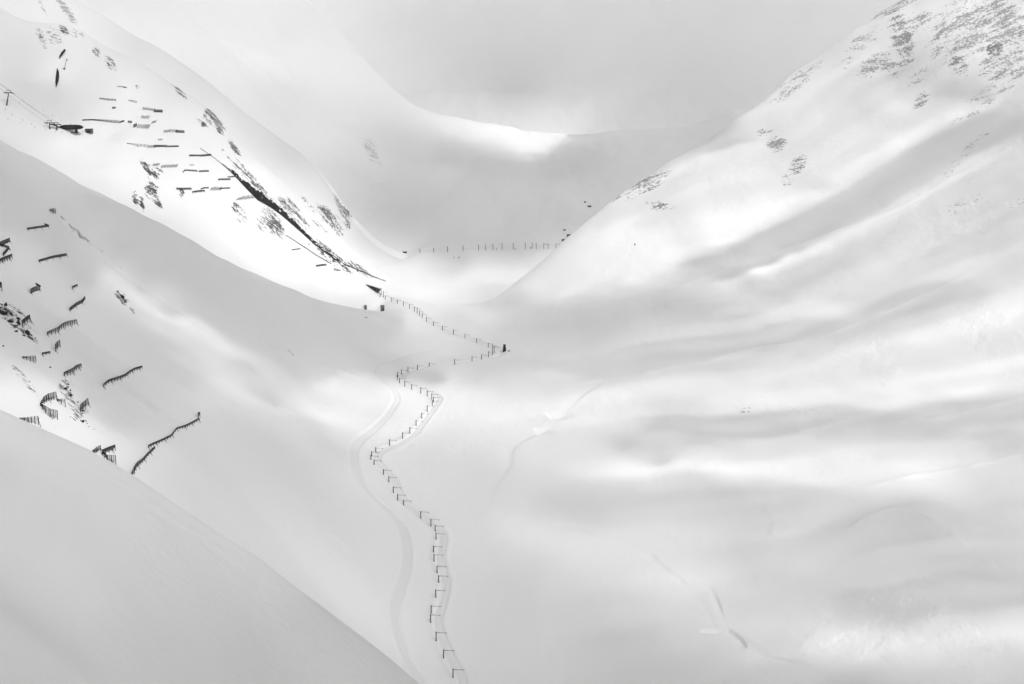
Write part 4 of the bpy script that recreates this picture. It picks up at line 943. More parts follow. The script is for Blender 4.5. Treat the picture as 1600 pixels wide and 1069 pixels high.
for i, (x, y0, y1) in enumerate(MASTS):
    p = hit(x, y1, 650, 2500)
    s = m_per_px(p)
    h = (y1 - y0) * s
    w = float(np.interp(p.y, [1100, 1600, 2300], [.62, .62, .6]))
    t = thing("catenary_mast", mast_label(i), "mast", p, 0, "railway masts winding up the valley")
    link_mesh("pole", POLE_ME, t, (0, 0, 0), (w, w, h))
    link_mesh("footing", FOOT_ME, t, (0, 0, -.05))
    if i not in ARMLESS:
        L_ = arm_px(y1) * s
        zz = h - 1.6 * s
        a = link_mesh("arm", ARM_ME, t, (w * .5, 0, zz), (L_, L_ * .9, L_ * .9))
        a.rotation_euler = (0, R(.8 if i % 3 else 1.6), 0)
        link_mesh("insulator", HANG_ME, t, (L_ * .86, 0, zz - .02 * L_), (1.1, 1.1, 1.15))
        tips.append((p.x + L_ * .86, p.y, p.z + zz - 1.25))

cw = MB()
for a, b in zip(tips[:-1], tips[1:]):
    a, b = Vector(a), Vector(b)
    prev = a
    for k in range(1, 5):
        q = a.lerp(b, k / 4); q.z -= .5 * math.sin(math.pi * k / 4)
        cw.tube(prev, q, .045, .045, 4); prev = q
tag(cw.build("contact_wire", wire_mat), "thin dark overhead wire strung between the arms of the valley masts", "wire")

# masts on the pass, beyond the bright saddle
FARM = [(656.2, 388.5, 394.7, -1), (677.6, 387, 394.5, -1), (699.4, 385, 394.2, -1), (723.7, 384, 392.5, -1), (747.8, 382, 391.5, -1), (758.5, 382, 391, 0), (770.4, 380.5, 391, -2), (784.5, 379.5, 390.5, -2),
        (801.8, 379.5, 390.3, -2), (820.7, 379, 390, -2), (831.4, 378.8, 389, 0), (837.7, 379.5, 389.5, 0)]
FLAB = ["farthest left", "second from the left", "third from the left", "fourth from the left", "fifth from the left", "sixth from the left, without an arm", "seventh from the left, with a hooked arm",
        "eighth from the left, with a hooked arm", "ninth from the left, with a hooked arm", "tenth from the left, with a hooked arm", "left one of the two bare masts", "right one of the two bare masts"]
fw = []
for k, (x, y0, y1, arm) in enumerate(FARM):
    p = hit(x, y1, 2500, 3300); s = m_per_px(p); h = (y1 - y0) * s
    t = thing("far_mast", "thin grey mast of the far pass row, " + FLAB[k], "mast", p, 0, "far masts across the pass")
    link_mesh("pole", POLE_ME, t, (0, 0, 0), (.7, .7, h))
    if arm:
        a = link_mesh("arm", ARM_ME, t, (0, 0, h * (.86 if arm == -1 else .72)), (-4.5 * s, 4, 5))
        if arm == -2:
            link_mesh("insulator", HANG_ME, t, (-4.3 * s, 0, h * .72 + 1.6), (1.2, 1.2, 1.6))
    fw.append((p.x, p.y - .4, p.z + h * .45))
for k, (xa, xb, yt, yb) in enumerate(((849.6, 856.3, 380.3, 388.6), (868.6, 874.6, 380.5, 388))):
    p = hit(xa, yb, 2500, 3300); s = m_per_px(p); q = Vector((p.x + (xb - xa) * s, p.y, gz(p.x + (xb - xa) * s, p.y)))
    h = (yb - yt) * s
    t = thing("line_gantry", ["grey gantry of two posts and a beam, left of the pair near the right slope", "grey gantry of two posts and a beam, half against the right slope"][k], "gantry", p)
    for dx in (0, (xb - xa) * s):
        link_mesh("pole", POLE_ME, t, (dx, 0, 0), (.7, .7, h))
    m = MB(); m.bar((0, 0, h * .86), ((xb - xa) * s, 0, h * .8), .5, .5); m.bar((0, 0, h * .98), (1.5 * s, 0, h * .9), .3, .3); m.build("beam", steel_far, t)
    fw.append((p.x, p.y - .4, p.z + h * .6))
fw.sort()
m = MB()
for a, b in zip(fw[:-1], fw[1:]):
    m.tube(a, b, .07, .07, 4)
tag(m.build("far_wire", wire_mat), "faint wire linking the far row of masts across the pass", "wire")


# ------------------------------------------------------------------ snow barriers (steel snow bridges and rakes)
def rs_line(pts, n):
    P = np.array([tuple(p) for p in pts]); L = np.r_[0, np.cumsum(np.linalg.norm(np.diff(P, axis=0), axis=1))]
    return [Vector([float(np.interp(u, L, P[:, k])) for k in range(3)]) for u in np.linspace(0, L[-1], n)]


def fence(top_px, hpx, style, label, group, dlim, lean=.28, name="snow_barrier", cat="snow barrier"):
    """top_px is the line of the upper edge, hpx the height down to the snow; the barrier stands on the ground along that line"""
    hp = hpx if isinstance(hpx, (list, tuple)) else [hpx] * len(top_px)
    base = [hit(x, y + h, *dlim) for (x, y), h in zip(top_px, hp)]
    tops = []
    for (x, y), h, p in zip(top_px, hp, base):
        tops.append(Vector((p.x, p.y, p.z + h * m_per_px(p))))
    # stop the line wandering in depth where the slope is seen edge on
    length = sum((base[k + 1] - base[k]).length for k in range(len(base) - 1))
    mpp = m_per_px(base[0])
    pxl = sum(math.hypot(top_px[k + 1][0] - top_px[k][0], top_px[k + 1][1] - top_px[k][1]) for k in range(len(top_px) - 1))
    near = dlim[1] < 1700
    bay = 1.9 if near else 5.0
    n = max(2, int(pxl * mpp / bay) + 1)
    B, T = rs_line(base, n), rs_line(tops, n)
    o = B[0].copy()
    root = thing(name, label, cat, o, 0, group)
    g = MB()
    H = max((T[0] - B[0]).z, 1.0)
    if style == 'leaf':
        # seen end on, the grate leans far out over the slope below it
        base = [hit(x, y, *dlim) for x, y in top_px]
        o = base[0].copy(); root.location = o
        q = [(b - o, b - o + Vector((h * mpp, -1.0, h * mpp * .25)), h) for b, h in zip(base, hp)]
        for r in range(5):
            f = r / 4
            for (a1, a2, _), (b1, b2, _) in zip(q[:-1], q[1:]):
                g.bar(a1.lerp(a2, f) + Vector((0, 0, .5)), b1.lerp(b2, f) + Vector((0, 0, .5)), .9, .5)
        g.build("grate", steel_far, root)
        for k, (a1, a2, _) in enumerate(q):
            p_ = MB(); p_.bar(a1 + Vector((0, 0, -.6)), a2 + Vector((0, 0, .4)), .5, .4); p_.build("post", steel_far, root)
        return root
    if style == 'hatch':
        # a rake: leaning uprights only, snow shows between them
        m2 = max(3, int(pxl / 2.1) + 1)
        B2, T2 = rs_line(base, m2), rs_line(tops, m2)
        for b, t in zip(B2, T2):
            k = random.uniform(.8, 1.05)
            g.bar(b - o + Vector((-.6, 0, -.6)), (b + (t - b) * k) - o + Vector((H * .42, 0, 0)), .8, .5, up=(0, 1, 0))
        g.bar(B2[0].lerp(T2[0], .55) - o, B2[-1].lerp(T2[-1], .55) - o, .25, .25)
        g.build("rake", steel_far, root)
        return root
    seg = []
    bars = 6 if style == 'grid' else 5
    lo = {'open': .5, 'grid': .3}.get(style, .08)
    thick = max(.2, H * (1 - lo) / bars * (.5 if style == 'grid' else .98))
    for k in range(n - 1):
        for r in range(bars):
            f = 1 - (1 - lo) * r / (bars - 1)
            if style == 'open' and r == 1:
                f = 1 - .16
            a = B[k].lerp(T[k], f) - o; c = B[k + 1].lerp(T[k + 1], f) - o
            g.bar(a, c, .12, (thick if r else thick * 1.25) if not (style == 'open' and r < 2) else H * .17)
    if style == 'grid':
        for b, t in zip(rs_line(base, n * 2), rs_line(tops, n * 2)):
            g.bar(b.lerp(t, lo) - o + Vector((0, -.1, 0)), t - o + Vector((0, -.1, 0)), .42, .12)
    g.build("grate", steel, root)
    for k in range(n):
        h = T[k] - B[k]
        p_ = MB(); p_.bar(B[k] - o + Vector((.05, .12, -.7)), T[k] - o + Vector((.05, .12, .12)), .42 * max(1, mpp / .5), .3)
        p_.build("post", steel, root)
        if near and k % 3 == 0:
            q = MB()
            foot = B[k] + Vector((1.6, -.3, 0)); foot.z = gz(foot.x, foot.y) - .4
            q.bar(T[k].lerp(B[k], .25) - o, foot - o, .2 * max(1, mpp / .5), .2)
            q.build("strut", steel, root)
    return root


NG = "snow barriers on the shaded near left slope"
FG = "snow barriers on the bright far left slope"
ND, FD = (640, 1650), (1800, 2500)
NEAR = [
 ([(-8, 381), (4, 377), (15, 372)], 6, 'solid', "black barrier at the left edge, upper arm of the zigzag above the twin posts"),
 ([(1, 381), (14, 385)], 3.5, 'solid', "black barrier at the left edge, middle arm of the zigzag"),
 ([(14, 385), (9, 391), (5, 395)], 5, 'solid', "black barrier at the left edge, lowest short arm of the zigzag"),
 ([(-8, 408), (6, 402), (19, 397)], 8, 'open', "black barrier with hanging posts at the left edge, just under the zigzag"),
 ([(43, 356), (60, 353.5), (75, 351.5)], 3, 'solid', "thin black barrier with upturned right end, the highest one on the shaded slope"),
 ([(70, 349), (76, 351.5)], 2, 'solid', "tiny hooked barrier tip at the right end of the highest thin barrier"),
 ([(61, 406), (84, 399.5), (104, 396)], 3.5, 'solid', "thin rising black barrier alone below the highest thin one"),
 ([(48, 452), (55, 448), (62, 447)], 7, 'solid', "squat black barrier with fringe of posts, alone in mid slope"),
 ([(56, 442), (63, 446)], 3, 'solid', "short hook of barrier rising over the squat fringed barrier"),
 ([(-6, 445), (3, 441)], 14, 'open', "tall narrow barrier end cut by the left edge"),
 ([(113, 447.5), (121, 444)], 4.5, 'open', "very small barrier with a dangling post right of the squat fringed one"),
 ([(109, 481), (121, 472), (128, 469), (133, 463)], 5, 'solid', "short steeply rising black barrier above the long comb barrier"),
 ([(74, 519), (84, 514), (90, 512), (97, 506), (105, 502), (120, 499)], [5, 9, 9, 8, 9, 8], 'open', "comb like barrier with many posts rising to the right in mid slope"),
 ([(35, 501), (42, 495), (47, 492)], 11, 'open', "steep small barrier beside the black rocks at the left"),
 ([(87, 538), (90, 534), (94, 531)], 12, 'grid', "narrow tower like barrier below the comb like barrier"),
 ([(66, 551), (72, 550), (78, 549)], 4.5, 'open', "small triangular barrier with one post, above the wide triangular one"),
 ([(35, 557), (46, 556.5), (56, 556)], [3, 8, 10], 'open', "wide triangular barrier with one post, under the small triangular one"),
 ([(100, 582), (108, 578), (115, 575), (119, 571), (127, 568)], [6, 9, 9, 8, 7], 'open', "comb barrier above the boulders with posts down its left half"),
 ([(64, 628), (69, 620), (76, 615), (88, 612)], [4, 11, 12, 12], 'grid', "curved lattice barrier, upper half of the bent lattice at lower left"),
 ([(63, 630), (70, 633), (77, 638), (90, 641)], [4, 12, 14, 15], 'grid', "lattice barrier bending right, lower half of the bent lattice at lower left"),
 ([(89, 623.5), (96, 623.3), (102, 623)], [3, 9, 13], 'open', "triangular barrier just right of the bent lattice"),
 ([(126, 632), (132, 627), (138, 622)], 12, 'grid', "leaning lattice barrier at the foot of the boulder string"),
 ([(26, 653.5), (43, 652), (60, 650)], [2, 8, 14], 'open', "large triangular barrier rising behind the edge of the near spur"),
 ([(142, 707), (149, 700), (157, 695.5)], 9, 'grid', "small lattice barrier on the spur edge, left of the tall stepped one"),
 ([(160, 703), (169, 699), (180, 695)], 9, 'open', "upper bay of the tall stepped barrier on the spur edge"),
 ([(160, 704), (168, 711), (181, 711)], [3, 10, 16], 'grid', "lower bay of the tall stepped barrier on the spur edge"),
 ([(162, 600), (170, 593), (183, 589), (195, 585), (203, 579), (210, 575), (222, 571.5)], [6, 6, 7, 6, 5, 5, 5], 'open', "long stepped barrier in the middle of the shaded slope"),
 ([(206, 738), (210, 729), (214, 722), (223, 716), (232, 706), (242, 697)], [8, 12, 9, 7, 6, 5], 'grid', "steep lower barrier climbing to the right, below the longest barrier"),
 ([(232, 695.5), (241, 691), (250, 687.5), (268, 679), (276, 668), (290, 664), (302, 658), (311, 653)], [5, 5, 5, 5, 4, 5, 5, 5], 'open', "longest barrier, a stepped black line climbing to a small flag like end"),
 ([(309.5, 645), (312.5, 644)], 9, 'open', "upright flag like barrier end at the top right of the longest barrier"),
 ([(78, 327), (82, 325.5), (87, 326.5)], [3, 8, 8], 'grid', "small fan shaped barrier at the head of the debris trail"),
]
for a in NEAR:
    fence(a[0], a[1], a[2], a[3], NG, ND)
UP = (1900, 2500)
FAR = [
 ([(101, 77.5), (99, 80), (96, 83), (94, 87), (92.5, 91.5)], [.5, 3.5, 4.5, 3.5, .5], 'leaf', "dark leaf shaped barrier seen end on, higher of two near the top left"),
 ([(89.5, 108), (88.5, 114), (87.5, 121), (87, 128), (87.5, 136)], [.5, 3.5, 5, 4.5, .5], 'leaf', "dark leaf shaped barrier seen end on, lower of two near the top left"),
 ([(155.5, 153), (168, 154), (181, 155)], [1.5, 3, 2.5], 'solid', "short dark barrier, left one of the two highest in the far field"),
 ([(201, 156.5), (213, 157.5)], [1, 3.5], 'solid', "wedge shaped dark barrier right of the highest short one"),
 ([(175.5, 167.5), (180.5, 167)], 2.5, 'solid', "tiny dark barrier stub below the highest short barrier"),
 ([(184, 134), (191, 134.3)], 2, 'hatch', "faint row of rake tops, the highest in the far field"),
 ([(192.5, 135.5), (197.5, 135.8)], 1.6, 'solid', "tiny dark barrier beside the highest faint rake tops"),
 ([(129, 186.8), (145, 186.5), (160, 187), (186, 188.5)], [2, 1.5, 2.5, 4], 'solid', "longest dark barrier in the far field, right of the lift station"),
 ([(187, 190), (194, 187.8)], 2.5, 'solid', "small dark barrier touching the right end of the longest far one"),
 ([(200, 188.8), (206, 189.3)], 3, 'solid', "small dark wedge just beyond the right end of the longest far barrier"),
 ([(223, 167), (232, 168), (240, 169)], 4.5, 'hatch', "hatched rake left of the dark upper right barrier"),
 ([(241, 171.5), (254, 172)], 4, 'solid', "dark thick barrier at the upper right of the far field"),
 ([(221, 180), (232, 180.5)], 5, 'hatch', "pale square rake alone below the upper right barrier"),
 ([(237, 189.5), (243, 187.5)], 4, 'hatch', "very small hatched rake in the middle of the far field"),
 ([(209, 195), (214, 193)], 4.5, 'solid', "dark lump of barrier at the left end of the wide open rake"),
 ([(215, 193), (224, 194), (232, 194)], 7, 'hatch', "wide open rake with spread uprights in mid field"),
 ([(256, 202.5), (266, 201.5), (276, 202)], 5, 'hatch', "hatched rake left of the dark mid right barrier"),
 ([(275, 203.8), (288, 204.3)], 3.5, 'solid', "dark mid right barrier joined to a hatched rake"),
 ([(247.5, 216.5), (253, 216.5)], 3, 'hatch', "pair of lone uprights above the long triple barrier"),
 ([(198, 223.5), (214, 225), (231, 226)], [1, 4, 4.5], 'solid', "left dark section of the long triple barrier"),
 ([(232, 226.5), (241, 227)], 4.5, 'hatch', "open hatched gap in the long triple barrier"),
 ([(241, 226.8), (261, 227)], 3.5, 'solid', "middle dark section of the long triple barrier"),
 ([(262, 227.8), (279, 227.4)], 2.4, 'solid', "thin right section of the long triple barrier"),
 ([(296, 241.8), (315, 242), (330, 240.5)], 2.8, 'solid', "dark barrier ending at the thin upper end of the stone wall"),
 ([(239, 255.5), (248, 254.5)], 4, 'hatch', "left group of lone uprights under the long triple barrier"),
 ([(252, 257.5), (264, 257), (276, 256.5)], 5, 'hatch', "long row of lone uprights under the long triple barrier"),
 ([(297, 256.8), (302, 256.8)], 2, 'hatch', "tiny trio of uprights above the crooked dark barrier"),
 ([(286, 268), (289, 265), (298, 265.3), (308, 266)], [2, 2, 2.2, 2.4], 'solid', "crooked dark barrier with bent left end"),
 ([(311, 266.6), (326, 266)], 2.5, 'solid', "short dark barrier right of the crooked one"),
 ([(341, 279.5), (350, 279), (360, 279)], 2.4, 'solid', "dark barrier just left of the wall, lower of two"),
 ([(356, 275.8), (369, 275)], 1.8, 'solid', "thin dark barrier touching the wall, upper of two"),
 ([(276, 293.5), (288, 293.8), (299, 293.5)], 3, 'solid', "ragged dark barrier at the left of the lowest row"),
 ([(301, 299), (310, 297.5), (320, 297)], 3.5, 'open', "dark barrier with fringe of posts in the lowest row"),
 ([(314, 294.5), (318, 292.7), (326, 292.6)], 2, 'solid', "small dark barrier above the fringed one in the lowest row"),
 ([(329, 291.8), (344, 291.8)], 6, 'hatch', "square hatched rake in the lowest row"),
 ([(343, 293.8), (359, 292.8)], 2.2, 'solid', "thin dark barrier at the right end of the lowest row"),
 ([(370, 310), (377, 306), (390, 304.5), (408, 303.5)], [3, 6, 6, 6], 'hatch', "long hatched rake running into the stone wall"),
 ([(446.5, 367), (458, 374), (470, 382), (480, 388), (490, 395), (505, 404), (517, 411.5)], [1.2, 1.3, 1.5, 1.8, 2.2, 2.2, 1.2], 'solid', "long thin diagonal fence below the lower stone wall"),
 ([(456, 390), (462, 389), (469, 388)], 1.5, 'solid', "tiny thin barrier below the middle of the diagonal fence"),
 ([(494, 414.5), (503, 413), (510, 412.5)], 2.5, 'solid', "short dark barrier under the lower end of the diagonal fence"),
 ([(522, 419), (527, 420), (532, 422)], [4, 4, 1.5], 'grid', "small square lattice barrier above the gallery"),
]
for a in FAR:
    fence(a[0], a[1], a[2], a[3], FG, FD)

# ------------------------------------------------------------------ the dark stone wall running down the far left slope
WP = [(313, 232, .8), (322, 238, .8), (332, 245, .9), (343, 253.5, 1.2), (352, 261, 3), (360, 268, 5), (370, 278, 7), (380, 289, 9), (392, 301, 12), (403, 312, 14), (412, 317, 13), (422, 323, 12),
      (440, 336, 10), (455, 349, 9), (470, 362, 8.5), (480, 371, 8), (490, 380, 6), (500, 388, 5), (512, 397, 4.5), (525, 406, 4), (540, 414, 3.2), (556, 421, 2.2), (575, 429, 1.6), (590, 435, 1.2), (602, 439.5, .8)]
base = [hit(x, y, 1850, 2600) for x, y, h in WP]
hts = [h * m_per_px(p) for (x, y, h), p in zip(WP, base)]
NW = 320
BB = rs_line(base, NW)
L_ = np.r_[0, np.cumsum([(base[k + 1] - base[k]).length for k in range(len(base) - 1)])]
HH = np.interp(np.linspace(0, L_[-1], NW), L_, hts)
root = thing("stone_wall", "long dark stone deflecting wall running diagonally down the bright far slope", "wall", BB[0])
o = BB[0]
m = MB()
ring = []
for k in range(NW):
    d = (BB[min(k + 1, NW - 1)] - BB[max(k - 1, 0)]); d.z = 0; d.normalize()
    s = Vector((d.y, -d.x, 0))
    if s.y > 0:
        s = -s                                   # towards the viewer's side
    h = HH[k] * (1 + .55 * float(fbm(np.array([k * 1.0]), np.array([3.0]), 5, 3, 61)[0]))
    j = lambda a: a * 2.2 * float(fbm(np.array([k * 1.0]), np.array([a * 50.]), 2.5, 3, 62)[0])
    b = BB[k] - o
    w = .8 + h * .1
    pr = [b + s * (w * 1.4) + Vector((0, 0, -1.5)), b + s * (w * 1.2 + j(.6)) + Vector((0, 0, h * .3)), b + s * (w * .9 + j(.8)) + Vector((0, 0, h * .62)), b + s * (w * .55 + j(.5)) + Vector((0, 0, h * .93)),
          b - s * (w * .6) + Vector((0, 0, h)), b - s * (w * 1.3) + Vector((0, 0, -2.5))]
    ring.append(pr)
vs = [p for r in ring for p in r]; nr = 6
fs = [(k * nr + c, (k + 1) * nr + c, (k + 1) * nr + c + 1, k * nr + c + 1) for k in range(NW - 1) for c in range(nr - 1)]
fs += [tuple(range(nr)), tuple((NW - 1) * nr + c for c in range(nr - 1, -1, -1))]
m.add(vs, fs)
m.build("masonry", wall_stone, root)
cp_ = MB()
for k in range(2, NW - 2):
    if HH[k] > 3.5 and random.random() < .8:
        c = (ring[k][3] + ring[k][4]) * .5
        cp_.bar(c + Vector((0, 0, .1)), (ring[k + 1][3] + ring[k + 1][4]) * .5 + Vector((0, 0, .1)), random.uniform(.5, 1.6), random.uniform(.2, .6))
cp_.build("snow_cap", snow_cap, root)

# ------------------------------------------------------------------ railway gallery where the masts end
pg = hit(588, 458, 1900, 2500); s = m_per_px(pg)


def gp(x, y, dy=0.0):
    """point on the gallery's front plane"""
    return Vector(((x - 588) * s, (x - 588) * s * -.25 + dy, -(y - 457.5) * s * 1.02))


root = thing("railway_gallery", "dark snow roofed railway gallery mouth where the mast line ends", "gallery", pg)
def prism(m, pts, d0, d1):
    n = len(pts)
    vs = [gp(x, y, d0) for x, y in pts] + [gp(x, y, d1) for x, y in pts]
    m.add(vs, [tuple(range(n - 1, -1, -1)), tuple(range(n, 2 * n))] + [(k, (k + 1) % n, n + (k + 1) % n, n + k) for k in range(n)])
m = MB(); prism(m, [(564, 443), (575, 445.3), (586, 448), (595.5, 450.8), (595.5, 452.6), (585, 450.4), (574, 447.6), (565, 444.6)], -1.5, 9); m.build("roof", concrete_dark, root)
m = MB(); prism(m, [(567, 444.9), (574, 447.4), (585, 450.2), (594, 452.4), (593, 455.5), (586.5, 458), (579, 453.5), (572, 449)], 3, 8); m.build("back_wall", steel, root)
for x, a, b in ((574.5, 447.6, 451), (579, 448.8, 454), (583.5, 450, 456.8), (588, 451, 458), (592, 452, 456.5)):
    m = MB(); m.bar(gp(x, a), gp(x, b + .6), .8, .8); m.build("pillar", concrete, root)
m = MB(); prism(m, [(564, 442.5), (575, 444.4), (586, 447), (595, 449.8), (595, 450.75), (586, 447.95), (575, 445.25), (564, 442.95)], -1.2, 9); m.build("roof_snow", snow_cap, root)

# ------------------------------------------------------------------ huts, cabinets and the dark tower
def hut(x, yb, w, h, name, label, cat, mt, dl, depth=4.0, roof=True, taper=1.0, door=True, roofmat=None, yaw=0.0):
    p = hit(x, yb, *dl); s = m_per_px(p); W, H = w * s, h * s
    r = thing(name, label, cat, p, R(yaw))
    m = MB(); m.box((0, 0, H * .46 - .5), (W * .94, depth, H * .92 + 1), 0, taper); m.build("wall", mt, r)
    if roof:
        m = MB(); m.add([(-W / 2, -depth * .6, H * .88), (W / 2, -depth * .6, H * .88), (W / 2, depth * .6, H * .94), (-W / 2, depth * .6, H * .94), (-W / 2, -depth * .6, H * .95), (W / 2, -depth * .6, H * .95), (W / 2, depth * .6, H * 1.03), (-W / 2, depth * .6, H * 1.03)],
              [(0, 3, 2, 1), (4, 5, 6, 7), (0, 1, 5, 4), (1, 2, 6, 5), (2, 3, 7, 6), (3, 0, 4, 7)]) if taper == 1 else m.box((0, 0, H * .95), (W * taper * 1.1, depth * taper * 1.1, H * .08))
        m.build("roof", roofmat or mt, r)
    if door:
        m = MB(); m.box((W * .12, -depth / 2 * (1 if taper == 1 else .93) - .02, H * .3), (W * .28, .12, H * .5)); m.build("door", steel, r)
    return r


MID = (1500, 2450)
hut(597.7, 486.3, 5.6, 9, "relay_cabin", "grey upright cabin with dark left face standing below the gallery", "cabin", grey_paint, MID, 4.0, yaw=20)
hut(571, 483, 4, 6, "relay_box", "smaller dark grey box left of the grey cabin", "box", grey_paint, MID, 3.0, yaw=20)
p = hit(571, 496.8, 1500, 2450)
m = MB(); m.bar((-3, 0, .5), (3, .6, .9), .8, .5); m.bar((-1.5, 0, -.5), (-1.5, 0, .6), .4, .4); m.bar((2, .4, -.5), (2, .4, .8), .4, .4)
tag(m.build("buried_bench", timber, None, False, p), "low dark timber half buried in the snow below the small box", "timber")
r = hut(788.2, 549.2, 6.2, 11.2, "stone_tower", "small black tapered tower at the outer bend of the mast line", "tower", concrete_dark, MID, 4.5, taper=.62)
p = hit(795, 549, 1500, 2450)
m = MB(); m.box((0, 0, .4), (3.2, 1.4, 1.2), .2, .7); tag(m.build("dark_block", timber, None, False, p), "low dark block on the snow just right of the black tower", "crate")  # low dark tapered block beside the tower
for (x, yb, w, h, lab, mt, dl) in ((632.5, 395.3, 6.5, 1.9, "tiny dark shed half buried at the left end of the far mast row", concrete_dark, (2500, 3100)),
                                   (882, 360, 3.5, 1.6, "tiny dark hut, highest of those near the right slope", grey_paint, (2700, 3600)),
                                   (890.5, 369.6, 10, 3.2, "long dark flat roofed building above the far mast row", grey_paint, (2700, 3600)),
                                   (881.5, 376.3, 8, 2.4, "low dark shed just under the long flat roofed building", grey_paint, (2700, 3600)),
                                   (914, 316.5, 3.5, 1.6, "tiny hut on the dim far slope above the right ridge, upper one", grey_paint, (2700, 4200)),
                                   (921, 323.5, 6, 2.2, "small hut on the dim far slope above the right ridge, lower one", grey_paint, (2700, 4200))):
    hut(x, yb, w, h, "far_hut", lab, "hut", mt, dl, 5.0, door=w > 5, roofmat=timber if w > 6 else grey_paint)

# small markers scattered on the snow
SM = [(716, 404, 2), (709, 403, 1.4), (718, 403, 1.6), (776, 390.5, 2), (805, 390, 2), (829, 389, 3)]
for k, (x, yb, h) in enumerate(SM):
    p = hit(x, yb, 2300, 3300); s = m_per_px(p)
    m = MB(); m.bar((0, 0, -.5), (0, 0, h * s), .9, .9); m.box((0, -.3, h * s * .75), (1.3, .5, h * s * .4))
    tag(m.build("marker_post", timber, None, False, p), ["right one of three dark marker posts in front of the far mast row", "left one of three dark marker posts in front of the far mast row", "hindmost of three dark marker posts in front of the far mast row",
        "short dark marker beside the seventh far mast", "short dark marker beside the ninth far mast", "dark marker just left of the bare pair of far masts"][k], "marker post", "marker posts on the pass")
p = hit(992, 383, 1500, 3100)
m = MB(); m.bar((0, 0, -.5), (0, 0, 2.2), 1.1, 1.1); m.box((0, -.4, 1.6), (2.0, .6, 1.1)); tag(m.build("marker_sign", timber, None, False, p), "lone small dark sign on the bright snow below the rocky right ridge", "sign")

# ------------------------------------------------------------------ chairlift: valley station, two station towers, pylon and ropes
LD = (1850, 2350)
p = hit(112, 207.5, *LD); s = m_per_px(p)
st = thing("lift_station", "long black rounded chairlift station on two legs below the upper slope", "lift station", p)


def capsule(m, cx, cz, L, H, D, n=18, sec=12):
    vs = []
    for i in range(n + 1):
        u = -1 + 2 * i / n
        e = (1 - abs(u) ** 4.2) ** .5 if abs(u) < 1 else 0
        e = max(e, .05)
        for k in range(sec):
            t = 2 * math.pi * k / sec
            c_, s_ = math.cos(t), math.sin(t)
            c_ = math.copysign(abs(c_) ** .7, c_); s_ = math.copysign(abs(s_) ** .7, s_)
            vs.append((cx + u * L / 2, D / 2 * c_ * (.6 + .4 * e), cz + H / 2 * s_ * e))
    fs = [(i * sec + k, i * sec + (k + 1) % sec, (i + 1) * sec + (k + 1) % sec, (i + 1) * sec + k) for i in range(n) for k in range(sec)]
    fs += [tuple(range(sec - 1, -1, -1)), tuple(n * sec + k for k in range(sec))]
    m.add(vs, fs)


m = MB(); capsule(m, 0, 8.6 * s, 37 * s, 7.6 * s, 9); m.build("body", station_mat, st, True)
m = MB(); m.box((-1 * s, -4.55, 9.4 * s), (14 * s, .3, 1.1 * s)); m.build("window", glass_mat, st)
m = MB(); m.box((13.5 * s, -4.2, 6.4 * s), (4.5 * s, .5, .8 * s)); m.build("window", glass_mat, st)
for x, w in ((-9.5, 1.6), (-12.5, .8), (7.5, 3.4)):
    m = MB(); m.box((x * s, 0, 2.2 * s), (w * s, 3, 6.2 * s)); m.build("leg", concrete_dark, st)
m = MB(); m.box((5 * s, -.5, .7 * s), (11 * s, 5, .9 * s)); m.build("platform", concrete_dark, st)
for x in (-1, 6):
    m = MB(); m.bar((x * s, 0, 12 * s), (x * s, 0, 14.5 * s), .3, .3); m.build("antenna", steel, st)

r = hut(139.5, 207.5, 11.5, 6, "ticket_hut", "small flat hut with dark front right of the lift station", "hut", grey_paint, LD, 6, roofmat=steel)
m = MB(); m.box((0, -3.05, 1.9), (6.2, .3, 3.2)); m.build("window", steel, r)


def lift_head(x, yb, ytop, wpx, label, ang=0.0, boom=True):
    p = hit(x, yb, *LD); s = m_per_px(p); H = (yb - ytop) * s
    t = thing("lift_tower", label, "lift tower", p, 0)
    lean = Vector((ang * H, 0, H))
    m = MB(); m.tube((0, 0, -1), lean * .86, .95, .6, 10); m.build("shaft", steel_far, t, True)
    W = wpx * s
    c = lean * .86
    m = MB(); m.bar(c + Vector((-W * .42, 0, 0)), c + Vector((W * .42, 0, 0)), 1.0, .9); m.build("crossarm", steel, t)
    for sx in (-1, 1):
        m = MB(); a = c + Vector((sx * W * .42, 0, -.2))
        m.bar(a + Vector((-W * .12, -2.5, W * .04)), a + Vector((W * .14, 2.5, -W * .07)), .7, 1.2); m.build("sheave_train", steel, t)
    m = MB()
    for sx in (-1, 1):
        m.bar(c + Vector((sx * W * .16, 0, 0)), c + Vector((sx * W * .26, 0, W * .27)), .35, .35)
    m.bar(c + Vector((-W * .34, 0, W * .27)), c + Vector((W * .34, 0, W * .27)), .4, .4)
    m.bar(c + Vector((0, 0, W * .27)), c + Vector((0, 0, W * .34)), .7, .5)
    m.build("service_frame", steel, t)
    return t, p, c, W


